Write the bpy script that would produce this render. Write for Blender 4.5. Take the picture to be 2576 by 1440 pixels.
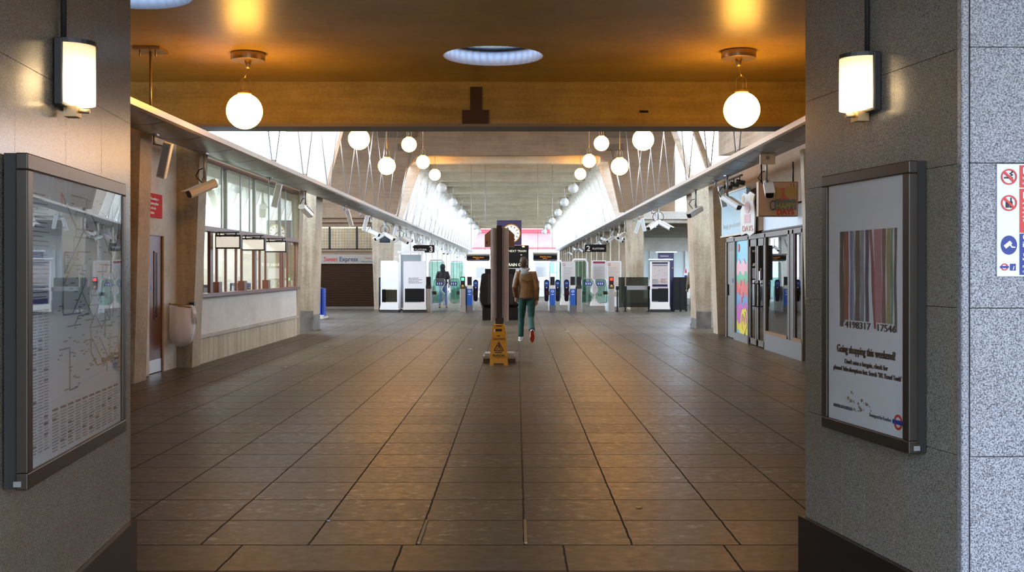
import bpy, bmesh, math, random
from mathutils import Vector, Matrix
random.seed(7)
for o in list(bpy.data.objects): bpy.data.objects.remove(o)
S = bpy.context.scene
COL = S.collection
# ---------------------------------------------------------------- camera, world, exposure
FPX, H, VX, VY = 2700.0, 1.52, 1300.0, 680.0      # focal length in pixels, eye height, vanishing point of the hall
cam_d = bpy.data.cameras.new('camera'); cam = bpy.data.objects.new('camera', cam_d); COL.objects.link(cam)
cam_d.sensor_width = 36; cam_d.lens = FPX/2576*36
cam_d.shift_x = -(VX-1288)/2576; cam_d.shift_y = -(720-VY)/2576
cam_d.clip_end = 600
cam.location = (0, 0, H); cam.rotation_euler = (math.radians(90), 0, 0)
S.camera = cam
w = bpy.data.worlds.new('overcast_sky'); S.world = w; w.use_nodes = True
bg = w.node_tree.nodes['Background']; bg.inputs[0].default_value = (0.64, 0.79, 1.0, 1); bg.inputs[1].default_value = 12.5
S.view_settings.view_transform = 'Standard'; S.view_settings.look = 'None'; S.view_settings.gamma = 1
S.view_settings.use_curve_mapping = False
S.view_settings.exposure = 0.0
cy = S.cycles
cy.use_denoising = True
cy.max_bounces = 9; cy.diffuse_bounces = 5; cy.glossy_bounces = 4; cy.transmission_bounces = 6; cy.transparent_max_bounces = 16
cy.sample_clamp_indirect = 8; cy.caustics_reflective = False; cy.caustics_refractive = False
LAMP_COL = (1.0, 0.46, 0.075)
GLOBE_W = 32.0        # emission of the glowing globes
OFFICE_W = 60.0

# ---------------------------------------------------------------- helpers
def at(px, py, Y): return Vector(((px-VX)/FPX*Y, Y, H-(py-VY)/FPX*Y))
def xat(px, Y): return (px-VX)/FPX*Y
def zat(py, Y): return H-(py-VY)/FPX*Y

MATS = {}
def nodes(m):
    m.use_nodes = True; nt = m.node_tree
    return nt, nt.nodes, nt.links, nt.nodes['Principled BSDF']
def mat(name, col, rough=.5, metal=0, spec=.5, var=None, bump=None, emit=None, stretch=(1,1,1), coat=0, alpha=None):
    """plain procedural material; var=(scale, amount, second colour)"""
    if name in MATS: return MATS[name]
    m = bpy.data.materials.new(name); MATS[name] = m
    nt, N, L, B = nodes(m)
    B.inputs['Base Color'].default_value = (*col, 1); B.inputs['Roughness'].default_value = rough
    B.inputs['Metallic'].default_value = metal; B.inputs['Specular IOR Level'].default_value = spec
    B.inputs['Coat Weight'].default_value = coat
    if emit:
        B.inputs['Emission Color'].default_value = (*emit[0], 1); B.inputs['Emission Strength'].default_value = emit[1]
    if var or bump:
        geo = N.new('ShaderNodeNewGeometry'); mp = N.new('ShaderNodeMapping'); mp.inputs['Scale'].default_value = stretch
        L.new(geo.outputs['Position'], mp.inputs['Vector'])
    if var:
        tx = N.new('ShaderNodeTexNoise'); tx.inputs['Scale'].default_value = var[0]; tx.inputs['Detail'].default_value = 5
        L.new(mp.outputs[0], tx.inputs['Vector'])
        rp = N.new('ShaderNodeValToRGB'); rp.color_ramp.elements[0].position = .35; rp.color_ramp.elements[1].position = .68
        c2 = var[2] if len(var) > 2 else tuple(c*(1-var[1]) for c in col)
        rp.color_ramp.elements[0].color = (*c2, 1); rp.color_ramp.elements[1].color = (*col, 1)
        L.new(tx.outputs['Fac'], rp.inputs[0]); L.new(rp.outputs[0], B.inputs['Base Color'])
    if bump:
        tb = N.new('ShaderNodeTexNoise'); tb.inputs['Scale'].default_value = bump[0]; tb.inputs['Detail'].default_value = 6
        L.new(mp.outputs[0], tb.inputs['Vector'])
        bp = N.new('ShaderNodeBump'); bp.inputs['Strength'].default_value = bump[1]; bp.inputs['Distance'].default_value = .02
        L.new(tb.outputs['Fac'], bp.inputs['Height']); L.new(bp.outputs[0], B.inputs['Normal'])
    return m
def glass(name, tint=(1,1,1), rough=0.0, base=0.0):
    if name in MATS: return MATS[name]
    m = bpy.data.materials.new(name); MATS[name] = m; nt, N, L, B = nodes(m); N.remove(B)
    out = [n for n in N if n.type == 'OUTPUT_MATERIAL'][0]
    tr = N.new('ShaderNodeBsdfTransparent'); tr.inputs[0].default_value = (*tint, 1)
    gl = N.new('ShaderNodeBsdfGlossy'); gl.inputs['Roughness'].default_value = rough
    fr = N.new('ShaderNodeFresnel'); geo = N.new('ShaderNodeNewGeometry'); io = N.new('ShaderNodeMath'); io.operation = 'MULTIPLY_ADD'
    io.inputs[1].default_value = 1/1.5-1.5; io.inputs[2].default_value = 1.5; L.new(geo.outputs['Backfacing'], io.inputs[0]); L.new(io.outputs[0], fr.inputs[0])
    ad = N.new('ShaderNodeMath'); ad.operation = 'ADD'; ad.use_clamp = True; ad.inputs[1].default_value = base
    mx = N.new('ShaderNodeMixShader')
    L.new(fr.outputs[0], ad.inputs[0]); L.new(ad.outputs[0], mx.inputs[0]); L.new(tr.outputs[0], mx.inputs[1]); L.new(gl.outputs[0], mx.inputs[2])
    L.new(mx.outputs[0], out.inputs[0])
    return m
def emission(name, col, strength):
    if name in MATS: return MATS[name]
    m = bpy.data.materials.new(name); MATS[name] = m; nt, N, L, B = nodes(m); N.remove(B)
    out = [n for n in N if n.type == 'OUTPUT_MATERIAL'][0]
    e = N.new('ShaderNodeEmission'); e.inputs[0].default_value = (*col, 1); e.inputs[1].default_value = strength
    L.new(e.outputs[0], out.inputs[0]); return m

def concrete(name, light, dark, board=14, rough=.8, bump=.35, streak=.5, axis=2, spec=.4):
    """board-marked concrete: thin lines across 'axis', blotches and stains"""
    m = bpy.data.materials.new(name); MATS[name] = m; nt, N, L, B = nodes(m)
    B.inputs['Roughness'].default_value = rough; B.inputs['Specular IOR Level'].default_value = spec
    geo = N.new('ShaderNodeNewGeometry')
    mp = N.new('ShaderNodeMapping'); sc = [.5, .5, .5]; sc[axis] = board; mp.inputs['Scale'].default_value = sc
    L.new(geo.outputs['Position'], mp.inputs[0])
    t1 = N.new('ShaderNodeTexNoise'); t1.inputs['Scale'].default_value = 1; t1.inputs['Detail'].default_value = 7; t1.inputs['Roughness'].default_value = .65
    L.new(mp.outputs[0], t1.inputs[0])
    t2 = N.new('ShaderNodeTexNoise'); t2.inputs['Scale'].default_value = 1.1; t2.inputs['Detail'].default_value = 8; t2.inputs['Roughness'].default_value = .7
    L.new(geo.outputs['Position'], t2.inputs[0])
    t3 = N.new('ShaderNodeTexNoise'); t3.inputs['Scale'].default_value = 22; t3.inputs['Detail'].default_value = 4
    L.new(geo.outputs['Position'], t3.inputs[0])
    a = N.new('ShaderNodeMath'); a.operation = 'MULTIPLY_ADD'; a.inputs[1].default_value = streak
    b = N.new('ShaderNodeMath'); b.operation = 'MULTIPLY_ADD'; b.inputs[1].default_value = .75-streak*.5
    c = N.new('ShaderNodeMath'); c.operation = 'MULTIPLY'; c.inputs[1].default_value = .25
    L.new(t3.outputs['Fac'], c.inputs[0]); L.new(t2.outputs['Fac'], b.inputs[0]); L.new(c.outputs[0], b.inputs[2])
    L.new(t1.outputs['Fac'], a.inputs[0]); L.new(b.outputs[0], a.inputs[2])
    rp = N.new('ShaderNodeValToRGB'); rp.color_ramp.elements[0].position = .42; rp.color_ramp.elements[1].position = .75
    rp.color_ramp.elements[0].color = (*dark, 1); rp.color_ramp.elements[1].color = (*light, 1)
    L.new(a.outputs[0], rp.inputs[0]); L.new(rp.outputs[0], B.inputs['Base Color'])
    bp = N.new('ShaderNodeBump'); bp.inputs['Strength'].default_value = bump; bp.inputs['Distance'].default_value = .02
    L.new(a.outputs[0], bp.inputs['Height']); L.new(bp.outputs[0], B.inputs['Normal'])
    return m
def granite(name, cols, scale, rough=.3, stain=(.2,.13,.06), stain_amt=.5):
    m = bpy.data.materials.new(name); MATS[name] = m; nt, N, L, B = nodes(m)
    B.inputs['Roughness'].default_value = rough
    geo = N.new('ShaderNodeNewGeometry')
    t = N.new('ShaderNodeTexNoise'); t.inputs['Scale'].default_value = scale; t.inputs['Detail'].default_value = 2.5; t.inputs['Roughness'].default_value = .6
    L.new(geo.outputs['Position'], t.inputs[0])
    rp = N.new('ShaderNodeValToRGB'); e = rp.color_ramp.elements
    e[0].position = .36; e[0].color = (*cols[0], 1); e[1].position = .62; e[1].color = (*cols[2], 1)
    k = e.new(.48); k.color = (*cols[1], 1)
    L.new(t.outputs['Fac'], rp.inputs[0])
    t2 = N.new('ShaderNodeTexNoise'); t2.inputs['Scale'].default_value = 2.2; t2.inputs['Detail'].default_value = 6
    mp = N.new('ShaderNodeMapping'); mp.inputs['Scale'].default_value = (1.4, 1.4, .5)
    L.new(geo.outputs['Position'], mp.inputs[0]); L.new(mp.outputs[0], t2.inputs[0])
    r2 = N.new('ShaderNodeValToRGB'); r2.color_ramp.elements[0].position = .46; r2.color_ramp.elements[1].position = .75
    r2.color_ramp.elements[0].color = (0,0,0,1); r2.color_ramp.elements[1].color = (stain_amt,)*3+(1,)
    L.new(t2.outputs['Fac'], r2.inputs[0])
    mx = N.new('ShaderNodeMixRGB'); mx.inputs[2].default_value = (*stain, 1)
    L.new(r2.outputs[0], mx.inputs[0]); L.new(rp.outputs[0], mx.inputs[1]); L.new(mx.outputs[0], B.inputs['Base Color'])
    return m
def floor_mat(name, ox, sx, oy, sy, base, dark, joint=.006, marks=1.0):
    m = bpy.data.materials.new(name); MATS[name] = m; nt, N, L, B = nodes(m)
    def M(op, a, b=None, c=None, clamp=False):
        n = N.new('ShaderNodeMath'); n.operation = op; n.use_clamp = clamp
        for i, v in enumerate((a, b, c)):
            if v is None: continue
            if isinstance(v, (int, float)): n.inputs[i].default_value = v
            else: L.new(v, n.inputs[i])
        return n.outputs[0]
    geo = N.new('ShaderNodeNewGeometry'); sp = N.new('ShaderNodeSeparateXYZ'); L.new(geo.outputs['Position'], sp.inputs[0])
    wob = N.new('ShaderNodeTexNoise'); wob.inputs['Scale'].default_value = 7; L.new(geo.outputs['Position'], wob.inputs[0])
    wv = M('MULTIPLY_ADD', wob.outputs['Fac'], .012, -.006)
    u = M('DIVIDE', M('SUBTRACT', M('ADD', sp.outputs[0], wv), ox), sx); v = M('DIVIDE', M('SUBTRACT', M('ADD', sp.outputs[1], wv), oy), sy)
    fu, fv = M('FRACT', u), M('FRACT', v)
    du = M('MULTIPLY', M('MINIMUM', fu, M('SUBTRACT', 1, fu)), sx); dv = M('MULTIPLY', M('MINIMUM', fv, M('SUBTRACT', 1, fv)), sy)
    ju = M('LESS_THAN', du, joint); jv = M('LESS_THAN', dv, joint*1.25)
    jt = M('MAXIMUM', ju, jv)
    cb = N.new('ShaderNodeCombineXYZ'); L.new(M('FLOOR', u), cb.inputs[0]); L.new(M('FLOOR', v), cb.inputs[1])
    wn = N.new('ShaderNodeTexWhiteNoise'); wn.noise_dimensions = '3D'; L.new(cb.outputs[0], wn.inputs[0])
    big = N.new('ShaderNodeTexNoise'); big.inputs['Scale'].default_value = .55; big.inputs['Detail'].default_value = 5; L.new(geo.outputs['Position'], big.inputs[0])
    fine = N.new('ShaderNodeTexNoise'); fine.inputs['Scale'].default_value = 14; fine.inputs['Detail'].default_value = 8; L.new(geo.outputs['Position'], fine.inputs[0])
    tone = M('ADD', M('ADD', M('MULTIPLY', wn.outputs[0], .38), M('MULTIPLY', big.outputs['Fac'], .5)), M('MULTIPLY', fine.outputs['Fac'], .35))
    rp = N.new('ShaderNodeValToRGB'); e = rp.color_ramp.elements
    e[0].position = .3; e[0].color = (*dark, 1); e[1].position = .95; e[1].color = (*base, 1)
    L.new(tone, rp.inputs[0])
    # pale patches: scuffs plus window glints painted into the colour
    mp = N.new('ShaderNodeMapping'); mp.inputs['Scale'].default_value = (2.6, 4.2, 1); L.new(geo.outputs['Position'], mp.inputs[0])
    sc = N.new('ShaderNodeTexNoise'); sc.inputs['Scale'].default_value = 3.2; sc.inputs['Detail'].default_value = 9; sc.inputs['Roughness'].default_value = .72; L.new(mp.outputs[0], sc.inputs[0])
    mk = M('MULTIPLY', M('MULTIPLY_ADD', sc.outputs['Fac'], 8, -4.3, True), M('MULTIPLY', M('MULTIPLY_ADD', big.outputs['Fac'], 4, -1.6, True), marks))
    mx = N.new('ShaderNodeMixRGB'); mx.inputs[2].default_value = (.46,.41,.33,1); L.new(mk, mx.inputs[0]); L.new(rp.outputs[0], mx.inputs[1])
    m2 = N.new('ShaderNodeMixRGB'); m2.inputs[2].default_value = (.018,.013,.01,1); L.new(M('MULTIPLY', jt, .9), m2.inputs[0]); L.new(mx.outputs[0], m2.inputs[1])
    L.new(m2.outputs[0], B.inputs['Base Color'])
    L.new(M('ADD', M('ADD', M('MULTIPLY_ADD', fine.outputs['Fac'], .3, .22), M('MULTIPLY', wn.outputs[0], .05)), M('MULTIPLY', jt, .4)), B.inputs['Roughness'])
    B.inputs['Specular IOR Level'].default_value = .28
    bp = N.new('ShaderNodeBump'); bp.inputs['Strength'].default_value = .22; bp.inputs['Distance'].default_value = .006
    L.new(M('ADD', M('SUBTRACT', M('MULTIPLY', fine.outputs['Fac'], .55), jt), M('MULTIPLY', wn.outputs[0], .1)), bp.inputs['Height']); L.new(bp.outputs[0], B.inputs['Normal'])
    return m

class MB:
    def __init__(s): s.bm = bmesh.new(); s.i = 0; s.M = None
    def _f(s, vs, smooth=False):
        try: f = s.bm.faces.new(vs)
        except ValueError: return None
        f.material_index = s.i; f.smooth = smooth; return f
    def v(s, p):
        p = Vector(p)
        return s.bm.verts.new(s.M @ p if s.M is not None else p)
    def hexa(s, P, smooth=False):
        V = [s.v(p) for p in P]
        for q in ((0,3,2,1),(4,5,6,7),(0,1,5,4),(1,2,6,5),(2,3,7,6),(3,0,4,7)): s._f([V[k] for k in q], smooth)
    def box(s, x0, x1, y0, y1, z0, z1):
        s.hexa([(x0,y0,z0),(x1,y0,z0),(x1,y1,z0),(x0,y1,z0),(x0,y0,z1),(x1,y0,z1),(x1,y1,z1),(x0,y1,z1)]); return s
    def rbox(s, x0, x1, y0, y1, z0, z1, r=.02, n=3):
        """box whose vertical edges are rounded"""
        pts = []
        for cx, cy, a in ((x1-r,y1-r,0),(x0+r,y1-r,90),(x0+r,y0+r,180),(x1-r,y0+r,270)):
            for k in range(n+1):
                t = math.radians(a+90*k/n); pts.append((cx+r*math.cos(t), cy+r*math.sin(t)))
        s.prism([(x,y,z0) for x,y in pts], (0,0,z1-z0)); return s
    def prism(s, pts, d, smooth=False):
        d = Vector(d); A = [s.v(p) for p in pts]; Bv = [s.v(Vector(p)+d) for p in pts]; n = len(A)
        s._f(A[::-1]); s._f(Bv)
        for k in range(n): s._f([A[k], A[(k+1)%n], Bv[(k+1)%n], Bv[k]], smooth)
        return s
    def face(s, pts): s._f([s.v(p) for p in pts]); return s
    def tube(s, pts, r, n=10, cap=True, flat=None):
        pts = [Vector(p) for p in pts]; R = r if isinstance(r, (list, tuple)) else [r]*len(pts); rings = []
        up = None
        for k, p in enumerate(pts):
            d = (pts[min(k+1, len(pts)-1)]-pts[max(k-1, 0)]).normalized()
            if up is None: up = Vector((0,0,1)) if abs(d.z) < .9 else Vector((0,1,0))
            a = d.cross(up)
            if a.length < 1e-4: a = d.cross(Vector((1,0,0)))
            a.normalize(); b = a.cross(d).normalized(); up = b
            fl = flat or (1, 1)
            rings.append([s.v(p+a*math.cos(2*math.pi*j/n)*R[k]*fl[0]+b*math.sin(2*math.pi*j/n)*R[k]*fl[1]) for j in range(n)])
        for k in range(len(rings)-1):
            for j in range(n): s._f([rings[k][j], rings[k][(j+1)%n], rings[k+1][(j+1)%n], rings[k+1][j]], True)
        if cap: s._f(rings[0][::-1]); s._f(rings[-1])
        return s
    def loft(s, rings, n=20, cap=True):
        """rings: (centre, rx, ry) horizontal ellipses"""
        RR = [[s.v((c[0]+rx*math.cos(2*math.pi*j/n), c[1]+ry*math.sin(2*math.pi*j/n), c[2])) for j in range(n)] for c, rx, ry in rings]
        for k in range(len(RR)-1):
            for j in range(n): s._f([RR[k][j], RR[k][(j+1)%n], RR[k+1][(j+1)%n], RR[k+1][j]], True)
        if cap: s._f(RR[0][::-1]); s._f(RR[-1])
        return s
    def ball(s, c, r, n=20, m=12, sc=(1,1,1)):
        c = Vector(c); rr = []
        for k in range(1, m):
            t = math.pi*k/m
            rr.append(((c.x, c.y, c.z-r*sc[2]*math.cos(t)), r*sc[0]*math.sin(t), r*sc[1]*math.sin(t)))
        RR = [[s.v((q[0]+rx*math.cos(2*math.pi*j/n), q[1]+ry*math.sin(2*math.pi*j/n), q[2])) for j in range(n)] for q, rx, ry in rr]
        for k in range(len(RR)-1):
            for j in range(n): s._f([RR[k][j], RR[k][(j+1)%n], RR[k+1][(j+1)%n], RR[k+1][j]], True)
        a, b = s.v((c.x,c.y,c.z-r*sc[2])), s.v((c.x,c.y,c.z+r*sc[2]))
        for j in range(n): s._f([a, RR[0][(j+1)%n], RR[0][j]], True); s._f([b, RR[-1][j], RR[-1][(j+1)%n]], True)
        return s
    def disc(s, c, r, d=(0,.004,0), n=28, sx=1, inner=None):
        """a disc or ring in the local XZ plane with a little thickness"""
        c = Vector(c)
        if inner is None:
            return s.prism([c+Vector((r*sx*math.cos(2*math.pi*k/n), 0, r*math.sin(2*math.pi*k/n))) for k in range(n)], d)
        for k in range(n):
            a0, a1 = 2*math.pi*k/n, 2*math.pi*(k+1)/n
            s.prism([c+Vector((q*sx*math.cos(a), 0, q*math.sin(a))) for q, a in ((inner,a0),(r,a0),(r,a1),(inner,a1))], d)
        return s
    def build(s, name, mats, parent=None, kind=None, bevel=0, at0=None):
        bmesh.ops.recalc_face_normals(s.bm, faces=s.bm.faces)
        me = bpy.data.meshes.new(name)
        if at0 is not None: bmesh.ops.translate(s.bm, verts=s.bm.verts, vec=-Vector(at0))
        s.bm.to_mesh(me); s.bm.free()
        for m in (mats if isinstance(mats, (list, tuple)) else [mats]): me.materials.append(m)
        o = bpy.data.objects.new(name, me); COL.objects.link(o)
        if parent: o.parent = parent
        if at0 is not None: o.location = at0
        if kind: o['kind'] = kind
        if bevel:
            b = o.modifiers.new('bevel', 'BEVEL'); b.width = bevel; b.segments = 2; b.limit_method = 'ANGLE'
        return o
def tag(o, label, cat, group=None, kind=None):
    o['label'] = label; o['category'] = cat
    if group: o['group'] = group
    if kind: o['kind'] = kind
    return o
def T(name, label, cat, loc=(0,0,0), rz=0, group=None):
    o = bpy.data.objects.new(name, None); COL.objects.link(o); o.empty_display_size = .1
    o.location = loc; o.rotation_euler = (0, 0, math.radians(rz)); return tag(o, label, cat, group)
def copy_tree(o, parent=None):
    c = o.copy(); COL.objects.link(c)
    if parent: c.parent = parent
    for ch in list(o.children): copy_tree(ch, c)
    return c
def dup(o, loc, rz, label, group=None):
    c = copy_tree(o); c.location = loc; c.rotation_euler = (0, 0, math.radians(rz)); c['label'] = label
    if group: c['group'] = group
    return c
def text(body, m, parent, x, z, y=-.01, width=None, size=.1, align='LEFT', name='lettering', bold=.0, M=None, depth=.0015, shear=0):
    """flat raised letters facing local -Y"""
    cu = bpy.data.curves.new(name, 'FONT'); cu.body = body; cu.size = size; cu.align_x = align; cu.extrude = depth; cu.offset = bold*size; cu.resolution_u = 3; cu.shear = shear
    t = bpy.data.objects.new(name, cu); COL.objects.link(t); bpy.context.view_layer.update()
    me = bpy.data.meshes.new_from_object(t.evaluated_get(bpy.context.evaluated_depsgraph_get()))
    bpy.data.objects.remove(t); bpy.data.curves.remove(cu)
    xs = [v.co.x for v in me.vertices] or [0, 1]; k = width/(max(xs)-min(xs)) if width else 1
    me.transform(Matrix.Translation((x, y, z)) @ Matrix.Rotation(math.radians(90), 4, 'X') @ Matrix.Diagonal((k, 1, 1, 1)))
    if M is not None: me.transform(M)
    me.materials.clear(); me.materials.append(m)
    o = bpy.data.objects.new(name, me); COL.objects.link(o)
    if parent: o.parent = parent
    return o
def lines_block(mb, x0, x1, z1, n, dz, h, rnd, y=-.012, ragged=.35):
    """rows of tiny printed words drawn as thin bars"""
    for k in range(n):
        x = x0; z = z1-k*dz; end = x1-(x1-x0)*ragged*rnd.random()
        while x < end:
            wd = (x1-x0)*(.05+.1*rnd.random()); mb.box(x, min(x+wd, end), y, y+.002, z-h, z); x += wd+(x1-x0)*.025
def struct(mb, name, m, **k): return mb.build(name, m, kind='structure', **k)

# ---------------------------------------------------------------- materials
CONC = concrete('board_marked_concrete', (.56,.48,.37), (.25,.19,.13))
CONC_PALE = concrete('pale_concrete', (.66,.63,.56), (.40,.36,.29), board=9, streak=.35)
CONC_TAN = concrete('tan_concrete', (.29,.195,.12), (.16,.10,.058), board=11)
CONC_V = concrete('vertical_grained_concrete', (.55,.46,.33), (.24,.17,.10), board=9, axis=0)
BLOCK = concrete('washed_block_wall', (.80,.77,.69), (.55,.49,.38), board=3, streak=.4)
CEIL = concrete('glossy_painted_ceiling', (.58,.40,.085), (.33,.205,.045), board=1.4, rough=.34, bump=.10, streak=.4, axis=1, spec=.5)
BEAMM = concrete('painted_beam', (.56,.40,.10), (.26,.165,.035), board=9, rough=.6, bump=.25)
GRAN_P = granite('pier_granite', ((.055,.050,.042),(.155,.142,.12),(.26,.24,.205)), 210, rough=.22)
GRAN_F = granite('front_granite', ((.045,.045,.055),(.22,.22,.245),(.43,.43,.46)), 190, rough=.45, stain_amt=.15)
PLINTH = mat('black_granite_plinth', (.012,.011,.011), .25, var=(40,.5))
WHITE = mat('white_paint', (.8,.8,.8), .45)
WHITE_C = mat('white_camera_enamel', (.78,.78,.76), .3)
OFFW = mat('off_white_panel', (.66,.62,.56), .5)
BLACK = mat('black_plastic', (.009,.009,.010), .45, spec=.2)
DARK = mat('dark_steel', (.035,.033,.03), .45, metal=.3)
BRONZE = mat('bronze_frame', (.075,.062,.05), .35, metal=.8)
STEEL = mat('brushed_steel', (.55,.54,.52), .3, metal=.9)
GREYM = mat('grey_metal', (.30,.30,.29), .45, metal=.5)
SOFFIT = mat('grey_enamel_soffit', (.30,.31,.32), .32, spec=.6, var=(.9,.15))
LIP = mat('trough_lip', (.50,.42,.33), .35, metal=.3)
BRASS = mat('brassy_metal', (.45,.33,.18), .35, metal=.8)
MAHOG = mat('red_brown_timber', (.20,.065,.035), .4, var=(3,.35), stretch=(6,6,.6))
ORANGEW = mat('varnished_timber', (.42,.18,.07), .4, var=(3,.3), stretch=(6,1,6))
OAK = mat('warm_timber', (.30,.15,.06), .45, var=(4,.35), stretch=(8,8,.8))
RED = mat('sign_red', (.62,.045,.035), .45)
NAVY = mat('sign_navy', (.02,.035,.24), .4)
BLUE = mat('gate_blue', (.018,.09,.36), .35)
DNAVY = mat('dark_navy', (.010,.012,.055), .4, spec=.3)
YELLOW = mat('caution_yellow', (.80,.42,.01), .38)
INK = mat('black_ink', (.015,.014,.016), .5)
GREYINK = mat('grey_ink', (.12,.13,.16), .5)
PAPER = mat('poster_paper', (.62,.60,.60), .6)
PINKP = mat('pinkish_poster_paper', (.84,.76,.75), .6)
CLEAR = glass('clear_glass'); SHOPG = glass('shop_glass', (.55,.57,.55), base=.08)
CASEG = glass('case_glass', (.93,.95,.95), base=.02); SMOKE = glass('smoked_glass', (.28,.30,.28), base=.02)
GREENG = glass('green_gate_glass', (.62,.80,.74), base=.05)
GLOBE = emission('glowing_globe', LAMP_COL, GLOBE_W)
OPAL = mat('unlit_opal_globe', (.80,.80,.78), .15)
# ================================================================ SETTING
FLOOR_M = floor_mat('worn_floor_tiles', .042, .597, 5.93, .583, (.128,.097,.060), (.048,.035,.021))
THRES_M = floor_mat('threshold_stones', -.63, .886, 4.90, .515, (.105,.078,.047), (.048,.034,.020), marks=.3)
PAVE_M = floor_mat('pavement_slabs', 0, .9, 0, .6, (.34,.33,.31), (.2,.19,.18), marks=.2)
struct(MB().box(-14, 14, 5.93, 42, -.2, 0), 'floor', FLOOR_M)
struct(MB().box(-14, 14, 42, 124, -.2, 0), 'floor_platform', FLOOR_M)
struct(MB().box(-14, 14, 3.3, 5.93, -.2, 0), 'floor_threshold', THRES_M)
struct(MB().box(-60, 60, -36, 3.3, -.2, 0), 'pavement', PAVE_M)
g = MB(); g.box(-80, -14, 3.3, 230, -.25, -.05); g.box(14, 80, 3.3, 230, -.25, -.05); g.box(-14, 14, 124, 230, -.25, -.05)
struct(MB().box(-60, 60, -36, -30, 0, 8.0), 'wall_light_block', mat('light_block_brick', (.20,.15,.12), .9, var=(2,.3)))  # unseen wall added behind the camera to block front daylight
for s in (-1, 1): struct(MB().box(min(s*26,s*27), max(s*26,s*27), -30, 3.9, 0, 6), 'wall_side_light_block', mat('light_block_brick', (.20,.15,.12)))  # unseen side walls, added to narrow the daylight from the forecourt
struct(g, 'ground', mat('ballast_ground', (.30,.29,.27), .9, var=(3,.3)))

# ---- entrance piers (granite slabs on a core), left and right
def pier(side, A, slope, Yn, joints, zj, zt, name):
    """A: far bottom corner (X,Y); the face runs towards the camera with dX/dY = slope"""
    X = lambda Y: A[0]+slope*(Y-A[1])
    m = MB(); s = -1 if side == 'left' else 1
    dep = 2.6 if side == 'left' else 3.6
    n = .022                        # slab thickness
    # core
    m.prism([(X(Yn)+s*n, Yn+n, 0), (X(A[1])+s*n, A[1], 0), (X(A[1])+s*dep, A[1], 0), (X(Yn)+s*dep, Yn+n, 0)], (0,0,zt))
    ys = [Yn]+joints+[A[1]]
    rnd = random.Random(3 if side == 'left' else 5)
    for a, b in zip(ys[:-1], ys[1:]):
        zz = zj if not (side == 'left' and a < 3.9) else zj
        for z0, z1 in zip(zz[:-1], zz[1:]):
            j1, j2 = rnd.uniform(0,.0008), rnd.uniform(0,.0008); e = .0011
            m.prism([(X(a+e)-s*j1, a+e, z0+e), (X(b-e)-s*j2, b-e, z0+e), (X(b-e)+s*n, b-e, z0+e), (X(a+e)+s*n, a+e, z0+e)], (0,0,z1-z0-2*e))
    return struct(m, name, GRAN_P), X
pl, XL = pier('left', (-1.903, 5.286), -.114, 2.4, [3.675, 4.245, 4.763], [.289, 2.24, 4.33], 4.33, 'wall_left_pier')
pr, XR = pier('right', (1.384, 5.146), -.178, 3.898, [4.34, 4.58, 4.781], [.338, .846, 1.383, 1.907, 2.326, 4.33], 4.33, 'wall_right_pier')
m = MB(); m.prism([(XL(2.4)+.026, 2.4, 0), (XL(5.31)+.026, 5.312, 0), (XL(5.31)-.2, 5.312, 0), (XL(2.4)-.2, 2.4, 0)], (0,0,.289)); struct(m, 'baseboard_left', PLINTH)
m = MB(); m.prism([(XR(3.85)-.024, 3.85, 0), (XR(5.17)-.024, 5.17, 0), (XR(5.17)+.2, 5.17, 0), (XR(3.85)+.2, 3.85, 0)], (0,0,.338)); struct(m, 'baseboard_right', PLINTH)
# right-hand front face beside the entrance, slabs with fine joints
m = MB(); xs = [1.636, 2.9, 4.2]; zs = [0, .338, .846, 1.383, 1.907, 2.326, 3.2, 4.33]
for a, b in zip(xs[:-1], xs[1:]):
    for z0, z1 in zip(zs[:-1], zs[1:]): m.box(a+.0015, b-.0015, 3.875, 3.915, z0+.0015, z1-.0015)
struct(m, 'wall_front', GRAN_F)
m = MB(); m.rbox(1.603, 1.632, 3.868, 3.91, 0, 4.33, .008); struct(m, 'trim_corner', GRAN_F)

# ---- canopy ceiling with two round rooflights
ZC = 4.33
def slab_with_holes(name, x0, x1, y0, y1, z0, z1, holes, m, seg=40):
    mb = MB(); bm = mb.bm
    for z in (z0, z1):
        ov = [bm.verts.new(p) for p in ((x0,y0,z),(x1,y0,z),(x1,y1,z),(x0,y1,z))]
        ed = [bm.edges.new((ov[k], ov[(k+1)%4])) for k in range(4)]
        for cx, cy_, r in holes:
            hv = [bm.verts.new((cx+r*math.cos(2*math.pi*k/seg), cy_+r*math.sin(2*math.pi*k/seg), z)) for k in range(seg)]
            ed += [bm.edges.new((hv[k], hv[(k+1)%seg])) for k in range(seg)]
        bmesh.ops.triangle_fill(bm, use_beauty=True, edges=ed)
    for q in ((x0,y0,x1,y0),(x1,y0,x1,y1),(x1,y1,x0,y1),(x0,y1,x0,y0)):
        mb.face([(q[0],q[1],z0),(q[2],q[3],z0),(q[2],q[3],z1),(q[0],q[1],z1)])
    return struct(mb, name, m)
HOLES = [(-.31, 14.1, .665), (-3.97, 10.9, .665)]
slab_with_holes('ceiling', -26, 26, -2.8, 16.0, ZC, ZC+.2, HOLES, CEIL)  # out-of-view front and side reach set to hold back daylight
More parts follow.
